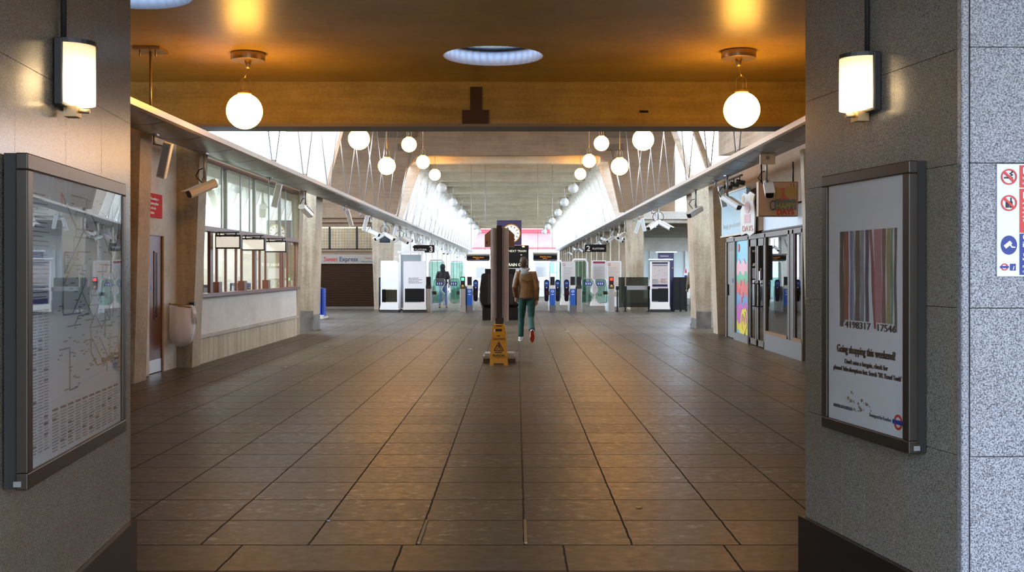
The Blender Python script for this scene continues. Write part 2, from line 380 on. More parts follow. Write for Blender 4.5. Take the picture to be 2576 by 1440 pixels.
for k, (cx, cy_, r) in enumerate(HOLES):
    m = MB(); seg = 40
    for q in range(seg):
        a0, a1 = 2*math.pi*q/seg, 2*math.pi*(q+1)/seg
        P = lambda rr, a, z: (cx+rr*math.cos(a), cy_+rr*math.sin(a), z)
        m.prism([P(r-.012,a0,ZC+.001), P(r-.001,a0,ZC+.001), P(r-.001,a1,ZC+.001), P(r-.012,a1,ZC+.001)], (0,0,.198), True)
    win = struct(m, 'window_%d' % (k+1), mat('rooflight_white', (.85,.86,.88), .6))
    m = MB()
    for q in range(seg):
        a0, a1 = 2*math.pi*q/seg, 2*math.pi*(q+1)/seg
        m.prism([P(r-.045,a0,ZC+.2), P(r+.05,a0,ZC+.2), P(r+.05,a1,ZC+.2), P(r-.045,a1,ZC+.2)], (0,0,.035), True)
    m.build('window_frame', DARK, win)
    m = MB(); m.prism([P(r-.02, 2*math.pi*q/seg, ZC+.21) for q in range(seg)], (0,0,.008)); m.build('pane', glass('dimming_rooflight_glass', (.42,.46,.52)), win)  # pane tint added to dim the sky through the rooflight

# ---- downstand beam at the inner edge of the canopy, with a dark socket mark and slot
m = MB(); m.box(-12, 12, 16.0, 16.55, 3.705, ZC+.2); struct(m, 'beam', BEAMM)
m = MB(); m.box(-12, 12, 15.985, 16.56, 3.66, 3.704); struct(m, 'trim_beam_edge', mat('grey_beam_edge', (.28,.24,.18), .6))
m = MB(); x = xat(1198, 16); m.box(x-.09, x+.09, 15.985, 16, zat(277,16), zat(219,16)); m.box(x-.21, x+.19, 15.98, 16, 3.70, zat(277,16)); struct(m, 'trim_patch', mat('dark_socket_stain', (.07,.035,.012), .7))
m = MB(); x = xat(1620, 16); m.box(x-.065, x+.065, 15.99, 16, zat(284,16), zat(278,16)); struct(m, 'trim_slot', BLACK)
# wall from the beam up to the hall roof, and lobby side walls
struct(MB().box(-12, 12, 16.6, 16.9, ZC+.2, 7.5), 'wall_clerestory_front', CONC)
struct(MB().box(-5.9, -5.55, 5.29, 14.3, 0, ZC), 'wall_lobby_left', CONC)
struct(MB().box(5.2, 5.5, 5.15, 17.5, 0, ZC), 'wall_lobby_right', CONC)

# ---- booking hall left side: columns, door bay, ticket office wall
def column(px_pts, z, name, m, skew=0, top=None):
    """px_pts: plan polygon (X,Y); top: plan polygon at height z"""
    b = MB(); top = top or px_pts; n = len(px_pts)
    A = [b.v((x,y,0)) for x, y in px_pts]; B_ = [b.v((x,y,z)) for x, y in top]
    b._f(A[::-1]); b._f(B_)
    for k in range(n): b._f([A[k], A[(k+1)%n], B_[(k+1)%n], B_[k]])
    return struct(b, name, m)
rect = lambda x0, x1, y0, y1: [(x0,y0),(x1,y0),(x1,y1),(x0,y1)]
column(rect(-5.56,-5.12,14.36,14.82), 3.5, 'column', CONC_V, top=rect(-5.56,-5.03,14.36,14.82))
column(rect(-5.56,-5.06,16.72,17.14), 3.5, 'column', CONC_V, top=rect(-5.56,-4.93,16.72,17.14))
column(rect(-5.60,-5.13,24.9,25.35), 3.5, 'column', CONC_V, top=rect(-5.60,-5.02,24.9,25.35))
column(rect(-5.60,-5.09,26.8,27.7), 3.6, 'column', CONC_V, top=rect(-5.6,-5.0,26.8,27.7))
m = MB(); m.box(-5.607, -5.08, 26.79, 27.71, 0, .5); struct(m, 'trim_column_base', mat('dark_base_band', (.24,.22,.19), .7, var=(4,.5)))  # darker band around the column foot
struct(MB().box(-5.6, -5.3, 14.86, 15.48, 0, 3.5), 'wall_bay', BLOCK)
struct(MB().box(-5.6, -5.3, 16.12, 16.72, 0, 3.5), 'wall_bay', BLOCK)
struct(MB().box(-5.6, -5.3, 15.48, 16.12, 2.03, 3.5), 'wall_bay', BLOCK)
# ticket office front: base, ledge, upstand
m = MB(); m.box(-5.5, -5.10, 17.14, 24.9, 0, .42)
for k in range(26): m.box(-5.1, -5.095, 17.16+k*.297, 17.16+k*.297+.285, .012, .40)
STRIP = concrete('stained_vertical_boards', (.66,.58,.42), (.42,.31,.17), board=5, axis=1, streak=.6)
struct(m, 'baseboard_office', STRIP)
struct(MB().box(-5.5, -5.06, 17.14, 24.9, .42, .47), 'trim_ledge', CONC_PALE)
struct(MB().box(-5.5, -5.11, 17.14, 24.9, .47, 1.08), 'wall_left', concrete('whitewashed_upstand', (.86,.84,.79), (.66,.61,.51), board=3, streak=.4))
# office room behind
m = MB(); m.box(-9.2, -9.0, 17, 25.2, 0, 3.5); m.box(-9.2, -5.5, 16.9, 17.1, 0, 3.5); m.box(-9.2, -5.6, 25.0, 25.2, 0, 3.5)
struct(m, 'wall_office', mat('cream_office_wall', (.75,.73,.66), .7))
struct(MB().box(-9.2, -5.15, 16.9, 25.2, 3.42, 3.56), 'ceiling_office', mat('white_office_ceiling', (.8,.8,.78), .7))
# ticket windows: timber frame with panes (the whole glazed front)
m = MB()
m.box(-5.20, -5.02, 17.14, 24.9, 1.08, 1.14); m.box(-5.24, -5.05, 17.14, 24.9, 2.16, 2.24); m.box(-5.22, -5.06, 17.14, 24.9, 3.28, 3.36)
for y in (17.17, 17.95, 18.34, 18.9, 19.6, 20.0, 20.96, 21.4, 21.9, 23.3, 24.0, 24.82): m.box(-5.145, -5.11, y-.03, y+.03, 1.14, 2.16)
for y in (17.95, 20.96, 23.5): m.box(-5.15, -5.10, y-.08, y+.08, 1.14, 2.16)
for y in (18.3, 20.0, 21.9): m.box(-5.17, -5.05, y-.1, y+.1, 1.14, 1.32)
fr = struct(m, 'window_3', MAHOG)
m = MB(); m.box(-5.135, -5.128, 17.14, 24.9, 1.14, 2.16); m.build('pane', CLEAR, fr)
m = MB()
for y in (17.2, 18.66, 19.93, 20.6, 22.2, 23.8, 24.8): m.box(-5.14, -5.12, y-.025, y+.025, 2.24, 3.28)
for y in (18.9, 20.96, 23.2): m.box(-5.16, -5.10, y-.03, y+.03, 2.24, 3.28)
up = m.build('window_frame', GREYM, fr)
m = MB(); m.box(-5.135, -5.128, 17.14, 24.9, 2.24, 3.28); m.build('pane', glass('tinted_upper_glass', (.92,.97,.96), base=.05), fr)

# ---- right side of the booking hall: columns and the wall above the shop
column(rect(4.65,5.02,27.75,28.6), 3.9, 'column', CONC_V, top=rect(4.50,5.02,27.75,28.6))
column(rect(4.76,5.02,25.4,25.95), 3.9, 'column', CONC_V, top=rect(4.62,5.02,25.4,25.95))
column(rect(4.79,5.15,17.5,17.7), 3.5, 'column', CONC_V, top=rect(4.67,5.15,17.5,17.7))
m = MB(); m.box(4.64, 5.03, 27.74, 28.61, 0, .45); struct(m, 'trim_column_base', mat('dark_base_band', (.2,.2,.2)))
struct(MB().box(4.98, 5.25, 17.9, 25.4, 2.33, 3.75), 'wall_shop', CONC_TAN)
m = MB(); m.prism([(5.0,16.9,3.95),(5.0,26.6,4.35),(5.0,26.6,6.2),(5.0,16.9,6.2)], (.35,0,0)); struct(m, 'wall_right', CONC)
struct(MB().box(5.2, 9.5, 16.9, 25.9, 3.5, 3.7), 'ceiling_shop', CONC_TAN)
m = MB(); m.box(9.3, 9.5, 17, 25.9, 0, 3.5); m.box(5.2, 9.5, 25.7, 25.9, 0, 3.5); m.box(5.2, 9.5, 16.9, 17.1, 0, 3.5); struct(m, 'wall_shop_interior', mat('dim_shop_wall', (.3,.27,.23), .8))

# ---- roof of the booking hall, clerestory fins, cross wall
struct(MB().box(-6.2, 5.8, 16.9, 42.3, 7.3, 7.55), 'ceiling_hall', CONC)
struct(MB().box(-11, -6.2, 28.3, 42.3, 7.3, 7.5), 'ceiling_light_block_left', CONC)  # unseen roof slab added to cut top light on the cross wall
struct(MB().box(5.8, 11, 28.3, 42.3, 7.3, 7.5), 'ceiling_light_block_right', CONC)  # matching unseen slab, added to block skylight on this side
def fin(x_out, inner, y0, y1, m=CONC_PALE, name='trim_fin'):
    """a folded concrete fin: a slab across the clerestory with a sloping inner edge; inner = [(x,z) bottom .. top]"""
    b = MB(); (xb, zb), (xt, zt) = inner
    b.prism([(x_out,y0,zb),(xb,y0,zb),(xt,y0,zt),(x_out,y0,zt)], (0,y1-y0,0)); return struct(b, name, m)
fin(-6.0, [(-5.0,3.6),(-4.0,7.3)], 27.9, 28.3, CONC_PALE)
# sloping struts seen against the sky on the right
for y, xb in ((28.5,4.66),(26.5,4.80)): m = MB(); m.prism([(xb,y,3.75),(xb+.13,y,3.75),(xb+.13-1.28,y,7.3),(xb-1.28,y,7.3)], (0,.2,0)); struct(m, 'trim_strut', CONC)
YX = 42.0
m = MB()
m.prism([(-8.4,YX,3.72),(-4.75,YX,3.72),(-4.32,YX,5.49),(-3.89,YX,6.0),(-3.89,YX,7.4),(-8.4,YX,7.4)], (0,.35,0))
m.prism([(3.19,YX,6.03),(3.58,YX,5.83),(4.04,YX,3.80),(6.2,YX,3.80),(6.2,YX,7.4),(3.19,YX,7.4)], (0,.35,0))
m.prism([(-3.89,YX,6.0),(3.19,YX,6.03),(3.19,YX,7.4),(-3.89,YX,7.4)], (0,.35,0))
struct(m, 'wall_cross', CONC_TAN)
m = MB()
for sx in (1, -1):
    x = -3.95 if sx == 1 else 3.45
    m.box(min(x, x-sx*1.5), max(x, x-sx*1.5), 41.9, 42, 6.72, 6.95); m.box(min(x-sx*.1, x-sx*.7), max(x-sx*.1, x-sx*.7), 41.9, 42, 6.2, 6.45)
struct(m, 'trim_wall_boxes', mat('brown_wall_box', (.12,.085,.05), .6))
# transept side walls with high openings, soffit beams under the cross wall
for s, nm in ((-1, 'left'), (1, 'right')):
    x0, x1 = sorted((s*11, s*11.3))
    struct(MB().box(x0, x1, 28, 42, 0, 3.3), 'wall_transept_'+nm, CONC_TAN)
struct(MB().box(-11, -5.6, 27.95, 28.2, 0, 3.6), 'wall_office_end', CONC)
struct(MB().box(5.02, 11, 28.35, 28.6, 0, 3.75), 'wall_shop_end', CONC)
m = MB()
for k, (y, z0, z1) in enumerate(((41.7,3.55,3.72),(41.85,3.38,3.55),(42.0,3.22,3.38))): m.box(-11, -5.15, y, 42.35, z0, z1)
struct(m, 'beam', CONC_TAN)
m = MB(); m.box(4.55, 11, 41.6, 42.35, 3.50, 3.80); m.box(4.55, 11, 41.8, 42.35, 3.36, 3.50); struct(m, 'beam', CONC_PALE)
# piers carrying the cross wall beside the gates
column(rect(-5.5,-4.95,41.4,42.4), 3.72, 'column', CONC_V, top=rect(-5.62,-4.80,41.4,42.4))
column(rect(4.35,4.85,41.0,42.3), 3.8, 'column', CONC_V, top=rect(4.22,4.85,41.0,42.3))
# side passage on the right beyond the fence: ribbed ceiling and glazed back wall
m = MB(); m.box(4.9, 12, 42.3, 62, 3.5, 3.7)
for k in range(8): m.box(4.9, 12, 43.6+k*2.2, 44.1+k*2.2, 3.25, 3.5)
struct(m, 'ceiling_passage', concrete('grey_green_soffit', (.30,.28,.21), (.16,.15,.11), board=8))
m = MB(); m.box(5.3, 12, 58, 58.25, 0, 1.0); m.box(5.3, 12, 58, 58.25, 2.55, 3.5)
struct(m, 'wall_passage', CONC_PALE)
m = MB()
for k in range(8): m.box(5.3+k*.95, 5.36+k*.95, 58, 58.2, 1.0, 2.55)
wn = struct(m, 'window_4', OFFW)
MB().box(5.3, 12, 58.08, 58.1, 1.0, 2.55).build('pane', mat('frosted_pane', (.55,.60,.58), .5), wn)

# ---- platform nave: ribbed roof, sloping fins, columns
NAVE = concrete('nave_concrete', (.74,.68,.55), (.48,.42,.31), board=7, streak=.45)
m = MB(); m.box(-4.3, 3.7, 42.35, 113, 6.25, 6.5); struct(m, 'ceiling_nave', NAVE)
for k in range(9):
    y = 43.6+k*8.55
    struct(MB().box(-3.9, 3.3, y, y+.5, 5.86, 6.25), 'beam', NAVE)
    struct(MB().box(-3.9, 3.3, y+4.2, y+4.5, 5.96, 6.25), 'beam', NAVE)
for s in (-1, 1):
    off = -.3
    m = MB(); x0, x1 = sorted((off+s*3.6, off+s*4.1)); m.box(x0, x1, 42.35, 113, 5.80, 6.3); struct(m, 'beam', CONC_PALE)
    for k in range(32):
        y = 44.2+k*2.17; b = MB()
        xi0, xi1 = off+s*4.45, off+s*3.62
        xo0, xo1 = off+s*5.0, off+s*4.3
        b.prism([(xi0,y,3.55),(xo0,y,3.55),(xo1,y,5.9),(xi1,y,5.9)], (0,.12,0)); struct(b, 'trim_fin', CONC_PALE)
    for k in range(16):
        y = 46.4+k*4.35
        x0, x1 = sorted((off+s*4.75, off+s*5.2))
        column(rect(x0, x1, y, y+.6), 3.6, 'column', CONC_V if s > 0 else CONC_PALE)
    x0, x1 = sorted((off+s*4.7, off+s*5.3)); struct(MB().box(x0, x1, 42.4, 113, 3.5, 3.75), 'beam', CONC_PALE)
# platform canopy on the right with back wall, open sky on the left
struct(MB().box(5.2, 11.5, 62, 113, 3.6, 3.8), 'ceiling_platform', CONC)
struct(MB().box(10.5, 10.8, 62, 113, 0, 3.6), 'wall_platform', concrete('warm_platform_wall', (.62,.52,.38), (.42,.33,.22)))
# ================================================================ FOREGROUND PIERS: wall lamps, cases, sign
SHADE_M = None
def translucent(name, col, mixf=.6):
    m = bpy.data.materials.new(name); MATS[name] = m; nt, N, L, B = nodes(m); N.remove(B)
    out = [n for n in N if n.type == 'OUTPUT_MATERIAL'][0]
    a = N.new('ShaderNodeBsdfTranslucent'); a.inputs[0].default_value = (*col, 1); b = N.new('ShaderNodeBsdfDiffuse'); b.inputs[0].default_value = (*col, 1)
    x = N.new('ShaderNodeMixShader'); x.inputs[0].default_value = mixf; L.new(b.outputs[0], x.inputs[1]); L.new(a.outputs[0], x.inputs[2]); L.new(x.outputs[0], out.inputs[0]); return m
SHADE_M = translucent('opal_lamp_shade', (.92,.90,.86), .75)
def wall_lamp(loc, rz, label, h, wd, dp, conduit_top):
    """half-round opal shade on a dark back plate; origin at the lower middle of the plate, faces local -Y"""
    t = T('wall_lamp', label, 'lamp', loc, rz, 'wall lamps on the granite piers')
    MB().box(-wd/2-.012, wd/2+.012, -.035, -.004, 0, h+.015).build('back_plate', DARK, t, bevel=.004)
    n = 14; arc = [(-wd/2*math.cos(math.pi*k/n), -.03-dp*math.sin(math.pi*k/n)) for k in range(n+1)]
    b = MB()
    for k in range(n):
        (x0,y0),(x1,y1) = arc[k], arc[k+1]
        b._f([b.v((x0,y0,.012)), b.v((x1,y1,.012)), b.v((x1,y1,h)), b.v((x0,y0,h))], True)
    bmesh.ops.remove_doubles(b.bm, verts=b.bm.verts, dist=.0005)
    b.face([(x,y,.012) for x, y in arc]); b.build('shade', SHADE_M, t)
    b = MB(); b.prism([(x*1.05, y*1.06+.0, h) for x, y in arc]+[(wd/2*1.05,-.004,h),(-wd/2*1.05,-.004,h)], (0,0,.016)); b.build('top_cap', DARK, t)
    b = MB(); b.box(-.03, .03, -.07, -.02, -.035, .006); b.tube([(0,-.06,-.01),(0,-.11,-.012)], .009); b.build('catch', BRASS, t)
    b = MB(); b.tube([(-.0,-.012,h+.01),(-.0,-.012,conduit_top-loc[2])], .011, 8); b.build('conduit', DARK, t)
    ld = bpy.data.lights.new('lamp_bulb', 'POINT'); ld.energy = LAMP_WATT; ld.color = (1.0,.70,.36); ld.shadow_soft_size = .035
    l = bpy.data.objects.new('bulb', ld); COL.objects.link(l); l.parent = t; l.location = (0, -.03-dp*.45, h*.36)
    return t
LAMP_WATT = 3.6
# left: px 155..240, y 105..278 ; right: px 2118..2200, y 135..292
def on_pier(side, px):
    s, A = (-.114, (-1.903, 5.286)) if side == 'L' else (-.178, (1.384, 5.146))
    q = (px-VX)/FPX
    Y = (A[0]-s*A[1])/(q-s); return Y, A[0]+s*(Y-A[1])
RZL, RZR = 90+math.degrees(math.atan(.114)), -90+math.degrees(math.atan(.178))
Y, X = on_pier('L', 150); zt, zb = zat(116, Y), zat(272, Y)
wall_lamp((X+.003, Y, zb), RZL, 'glowing half-round wall lamp on the left granite pier above the network map', zt-zb, .175, .10, 4.3)
Y, X = on_pier('R', 2190); zt, zb = zat(150, Y), zat(286, Y)
wall_lamp((X-.003, Y, zb), RZR, 'glowing half-round wall lamp on the right granite pier above the barcode poster', zt-zb, .18, .10, 4.3)

def case(loc, rz, label, wd, h, fw, dp):
    """poster case: back box, proud frame of four bars, paper and glass; origin bottom centre on the wall"""
    t = T('poster_case', label, 'poster case', loc, rz)
    b = MB(); b.box(-wd/2+.02, wd/2-.02, -.045, -.003, .0, h); b.build('back_box', DARK, t)
    b = MB(); y0, y1 = -dp, -.046
    b.box(-wd/2, wd/2, y0, y1, 0, fw); b.box(-wd/2, wd/2, y0, y1, h-fw, h); b.box(-wd/2, -wd/2+fw, y0, y1, fw, h-fw); b.box(wd/2-fw, wd/2, y0, y1, fw, h-fw)
    b.build('frame', BRONZE, t, bevel=.004)
    MB().box(-wd/2+fw, wd/2-fw, -dp+.005, -dp+.008, fw, h-fw).build('glazing', CASEG, t)
    b = MB()
    s = -1 if loc[0] < 0 else 1
    b.box(s*wd/2-.003, s*wd/2+.003, -dp+.02, -dp+.045, .012, .030); b.build('latch', GREYM, t)
    return t
# ---- left case: network map
dp = .085
Lw, Lh = 1.31, 1.115
d = Vector((-.114,1,0)).normalized()
base = Vector((-1.848, 4.83, .793)) - d*(Lw/2)
t = case((base.x+.003, base.y, base.z), RZL, 'wide dark-framed glazed network map case on the left granite pier', Lw, Lh, .055, dp)
rnd = random.Random(11)
x0, x1, z0, z1 = -Lw/2+.055, Lw/2-.055, .055, Lh-.055; yp = -.072
p = MB().box(x0, x1, yp, yp+.006, z0, z1).build('map_sheet', mat('map_paper', (.66,.70,.78), .6), t)
W_, H_ = x1-x0, z1-z0; P = lambda a, c: (x0+a*W_, z0+c*H_)
b = MB()
for k in range(4):      # index columns on the left
    xx = .02+k*.052 if k < 3 else .25
    if k < 3: lines_block(b, *[P(xx,0)[0], P(xx+.045,0)[0]], P(0,.52)[1]-(.0), 46, H_*.0105, .003, rnd, yp-.003)
for k in range(10): lines_block(b, P(.20+k*.078,0)[0], P(.265+k*.078,0)[0], P(0,.155+.0*k)[1], 13, H_*.011, .003, rnd, yp-.003)
lines_block(b, P(.02,0)[0], P(.17,0)[0], P(0,.93)[1], 24, H_*.016, .003, rnd, yp-.003)
b.build('index_text', GREYINK, p)
b = MB()
for k in range(3): b.box(*[P(.02+k*.052,0)[0], P(.06+k*.052,0)[0]], yp-.004, yp-.001, P(0,.525)[1], P(0,.533)[1])
for k in range(10): b.box(P(.20+k*.078,0)[0], P(.25+k*.078,0)[0], yp-.004, yp-.001, P(0,.165)[1], P(0,.172)[1])
for k in range(26): a, c = rnd.choice([(.02+.052*rnd.randint(0,2), rnd.uniform(.05,.48)), (.2+.078*rnd.randint(0,9), rnd.uniform(.03,.14))]); b.box(P(a,0)[0], P(a+.03,0)[0], yp-.004, yp-.001, P(0,c)[1], P(0,c+.007)[1])
b.build('index_headings', DNAVY, p)
MB().box(P(.02,0)[0], P(.15,0)[0], yp-.004, yp-.001, P(0,.55)[1], P(0,.57)[1]).build('heading_bar', NAVY, p)
cols = [((.25,.12,.10),'a'),((.30,.26,.12),'b'),((.10,.14,.30),'c'),((.14,.24,.18),'d'),((.12,.12,.13),'e'),((.33,.2,.24),'f')]
for ci, (c, nm) in enumerate(cols):     # the line diagram: broken runs of horizontals, verticals and 45s
    b = MB()
    for q in range(4):
        a, e = rnd.uniform(.25,.9), rnd.uniform(.25,.92); pts = [(a,e)]
        for k in range(4):
            dx, dz = rnd.choice([(1,0),(1,1),(1,-1),(0,1),(-1,0),(0,-1),(1,0)]); ln = rnd.uniform(.04,.17)
            a2, e2 = min(max(a+dx*ln,.22),.97), min(max(e+dz*ln*.8,.22),.95); pts.append((a2,e2)); a, e = a2, e2
        for (a0,e0),(a1,e1) in zip(pts[:-1], pts[1:]):
            A, B_ = Vector((P(a0,0)[0], yp-.003, P(0,e0)[1])), Vector((P(a1,0)[0], yp-.003, P(0,e1)[1])); dd = B_-A
            if dd.length < .01: continue
            nn = dd.normalized().cross(Vector((0,1,0)))*.0022
            b.prism([A+nn, A-nn, B_-nn, B_+nn], (0,.002,0))
    b.build('route_line', mat('route_ink_'+nm, c, .6), p)
b = MB()
for k in range(150):
    a, e = rnd.uniform(.24,.96), rnd.uniform(.22,.95); wd = rnd.uniform(.012,.04); b.box(P(a,0)[0], P(a+wd,0)[0], yp-.0045, yp-.0035, P(0,e)[1], P(0,e)[1]+.004)
b.build('place_names', GREYINK, p)
text('National Rail', INK, p, P(.74,0)[0], P(0,.285)[1], yp-.003, width=.12, size=.03); text('Transport\nfor London', INK, p, P(.90,0)[0], P(0,.30)[1], yp-.003, width=.085, size=.02)
b = MB(); b.disc((P(.87,0)[0], yp-.004, P(0,.295)[1]), .022, (0,.002,0), inner=.015); b.box(P(.845,0)[0], P(.895,0)[0], yp-.005, yp-.002, P(0,.289)[1], P(0,.301)[1]); b.build('emblem', INK, p)

# ---- right case: barcode poster
Rw, Rh = .73, 1.115
d2 = Vector((.178,-1,0)).normalized(); far = Vector((1.444, 4.80, .822))
base = far + d2*(Rw/2)
t = case((base.x-.003, base.y, base.z), RZR, 'dark-framed poster case with a striped barcode poster on the right granite pier', Rw, Rh, .048, .085)
x0, x1, z0, z1 = -Rw/2+.048, Rw/2-.048, .048, Rh-.048; W_, H_ = x1-x0, z1-z0
p = MB().box(x0, x1, yp, yp+.006, z0, z1).build('poster', PINKP, t)
# barcode: left .17..right .9 ; top .79 ; bottom .41
bars = [(.170,.215,.40,(.10,.085,.075)),(.222,.232,.42,(.13,.12,.11)),(.240,.292,.43,(.34,.11,.08)),(.315,.350,.43,(.19,.22,.36)),(.350,.372,.43,(.36,.40,.42)),(.385,.445,.43,(.15,.11,.09)),
        (.452,.500,.43,(.26,.28,.29)),(.520,.560,.43,(.10,.07,.12)),(.573,.605,.405,(.32,.11,.10)),(.635,.725,.43,(.50,.22,.24)),(.735,.772,.43,(.22,.12,.10)),(.790,.835,.43,(.40,.31,.14)),(.838,.862,.43,(.22,.28,.22)),(.880,.905,.40,(.13,.11,.10))]
for k, (a, e, c, colr) in enumerate(bars):
    b = MB(); n = 8; sk = .03 if k == 8 else 0
    pts = [(a+.004*math.sin(j*1.1+k)-sk*0, c+(.80-c)*j/n) for j in range(n+1)]+[(e+.004*math.sin(j*.9+k*2), c+(.80-c)*j/n) for j in range(n,-1,-1)]
    b.prism([(x0+(q+(.055*(.8-zz)/.4 if k == 8 else 0))*W_, yp-.003, z0+zz*H_) for q, zz in pts], (0,.002,0))
    b.build('barcode_bar', mat('barcode_%d' % k, colr, .6), p)
text('4198317', INK, p, x0+.245*W_, z0+.398*H_, yp-.003, width=.34*W_, size=.04); text('17546', INK, p, x0+.66*W_, z0+.398*H_, yp-.003, width=.22*W_, size=.04)
text('Going shopping this weekend?', INK, p, x0+.13*W_, z0+.292*H_, yp-.003, width=.76*W_, size=.046, bold=.012)
text("Don't miss a bargain, check for", INK, p, x0+.24*W_, z0+.247*H_, yp-.003, width=.56*W_, size=.028)
text("planned Tube disruptions first. Search 'TFL Travel Tools'", INK, p, x0+.08*W_, z0+.215*H_, yp-.003, width=.88*W_, size=.028)
text('MAYOR OF LONDON', GREYINK, p, x0+.08*W_, z0+.055*H_, yp-.003, width=.26*W_, size=.02); text('Transport for London', GREYINK, p, x0+.57*W_, z0+.052*H_, yp-.003, width=.27*W_, size=.02)
b = MB(); b.disc((x0+.925*W_, yp-.004, z0+.058*H_), .030, (0,.002,0), inner=.021); b.build('emblem', RED, p)
b = MB(); b.box(x0+.866*W_, x0+.984*W_, yp-.006, yp-.003, z0+.05*H_, z0+.066*H_); b.build('emblem', NAVY, p)
b = MB()
for k in range(26):
    cx, cz = rnd.gauss(.45,.09), .055+.05*rnd.random()*(1.6-abs(rnd.gauss(0,.4))); b.disc((x0+cx*W_, -.0775, z0+cz*H_), rnd.uniform(.002,.007), (0,.001,0), n=7, sx=rnd.uniform(.5,1))
b.build('dirt_marks', mat('brown_dirt', (.20,.13,.06), .8), t)

# ---- safety sign on the front wall at the far right (white board with pictograms)
YS = 3.866; sx0, sx1 = xat(2509, YS), xat(2509, YS)+.36; sz0, sz1 = zat(696, YS), zat(413, YS)
t = T('safety_sign', 'white safety sign with red and blue pictograms on the pale granite front wall', 'sign', (sx0, 3.8735, sz0), 0)
h = sz1-sz0; k_ = YS/FPX; ZZ = lambda py: zat(py, YS)-sz0; XX = lambda px: xat(px, YS)-sx0
MB().box(0, .36, -.006, 0, 0, h).build('board', mat('white_sign_board', (.78,.80,.84), .35), t)
b = MB(); b.box(XX(2565), .354, -.008, -.006, ZZ(586), ZZ(475)); b.box(XX(2565), .354, -.008, -.006, ZZ(472), ZZ(416)); b.build('red_panel', RED, t)
MB().box(XX(2565), .354, -.008, -.006, ZZ(692), ZZ(588)).build('blue_panel', NAVY, t)
r = 20*k_
def ban(cz, name):
    b = MB(); b.disc((XX(2538), -.010, cz), r, (0,.003,0), inner=r*.82)
    q = r*.86*.7071; b.prism([(XX(2538)-q-.003, -.0105, cz+q-.003),(XX(2538)-q+.003, -.0105, cz+q+.003),(XX(2538)+q+.003, -.0105, cz-q+.003),(XX(2538)+q-.003, -.0105, cz-q-.003)], (0,.003,0)); b.build(name, RED, t)
ban(ZZ(445), 'prohibition_ring'); ban(ZZ(511), 'prohibition_ring')
b = MB(); cz = ZZ(445); b.box(XX(2526), XX(2548), -.009, -.006, cz-.006, cz-.001)
for k in range(6): b.disc((XX(2544)+.004*math.sin(k*1.7), -.009, cz+.004+k*.0028), .0026, (0,.003,0), n=8, inner=.0014)
b.build('cigarette', INK, t)
b = MB(); cz = ZZ(511); b.box(XX(2530), XX(2538), -.009, -.006, cz-.017, cz+.004); b.box(XX(2540), XX(2547), -.009, -.006, cz-.017, cz+.006); b.box(XX(2542), XX(2545), -.009, -.006, cz+.006, cz+.019); b.build('bottle_and_can', INK, t)
b = MB(); b.disc((XX(2538), -.009, ZZ(617)), 24*k_, (0,.003,0), sx=.84); b.build('blue_disc', NAVY, t)
b = MB(); cx, cz = XX(2538), ZZ(617)
b.prism([(cx-.020,-.011,cz-.002),(cx+.002,-.011,cz+.016),(cx+.011,-.011,cz+.006),(cx-.012,-.011,cz-.013)], (0,.002,0)); b.prism([(cx+.002,-.011,cz-.001),(cx+.009,-.011,cz-.010),(cx+.022,-.011,cz-.010),(cx+.022,-.011,cz-.006),(cx+.011,-.011,cz-.005),(cx+.006,-.011,cz+.003)], (0,.002,0)); b.build('camera_symbol', WHITE, t)
b = MB(); b.disc((XX(2527), -.009, ZZ(672)), 9*k_, (0,.003,0), inner=6.3*k_); b.build('emblem', RED, t)
MB().box(XX(2516), XX(2537), -.011, -.008, ZZ(674.5), ZZ(669.5)).build('emblem_bar', NAVY, t)
MB().box(XX(2541), XX(2555), -.009, -.006, ZZ(681), ZZ(664)).build('information_box', NAVY, t)
text('i', WHITE, t, XX(2546), ZZ(679), -.010, size=.020, shear=.3, bold=.03)
for py, s_, sz in ((438,'No smoking',.034),(452,'It is against the law to',.014),(464,'smoke in this station',.014),(500,'No alcohol',.034),(516,'Passengers must not carry',.013),(526,'open containers of alcohol',.013),(537,'at stations or on trains',.013),(548,'or consume alcohol here',.013),(559,'Thank you',.013),(605,'CCTV',.034),(622,'in operation',.03),(645,'This station is monitored',.014),(655,'by security cameras',.014),(675,'For information',.014),(686,'contact staff',.014)):
    text(s_, WHITE, t, XX(2571), ZZ(py), -.0095, size=sz, bold=.01)

# ================================================================ PENDANT GLOBES
R_G = .2315
def pendant(x, y, zc, zg, lit, label, group, plate=True, dx=0):
    t = T('globe_pendant', label, 'pendant lamp', (x, y, zc), 0, group); dz = zg-zc
    if plate:
        b = MB(); b.tube([(dx,0,0),(dx,0,-.10)], .22, 36); b.build('ceiling_rose', BRASS, t, bevel=.004)
    b = MB(); top = -.1 if plate else 0
    b.tube([(dx,0,top),(dx,0,top-.10)], [.045,.03], 12); b.tube([(dx,0,top-.1),(0,0,dz+R_G+.2)], .009, 8); b.build('rod', BRASS if lit else STEEL, t)
    b = MB()
    for a in range(3):
        c, s = math.cos(a*2.094+.5)*.075, math.sin(a*2.094+.5)*.075
        b.tube([(0,0,dz+R_G+.22),(c,s,dz+R_G+.17),(c,s,dz+R_G-.015)], .005, 6)
    b.build('stirrup', BRASS if lit else STEEL, t)
    MB().tube([(0,0,dz+R_G-.02),(0,0,dz+R_G+.02)], .09, 20).build('gallery', BRASS, t)
    MB().ball((0,0,dz), R_G, 32, 20).build('globe', GLOBE if lit else OPAL, t)
    return t
GL, GR = 'globe lamps of the left row', 'globe lamps of the right row'
pendant(xat(615,13.9), 13.9, ZC, zat(280,13.9), True, 'large lit globe lamp under the amber ceiling on the left', GL, dx=.045)
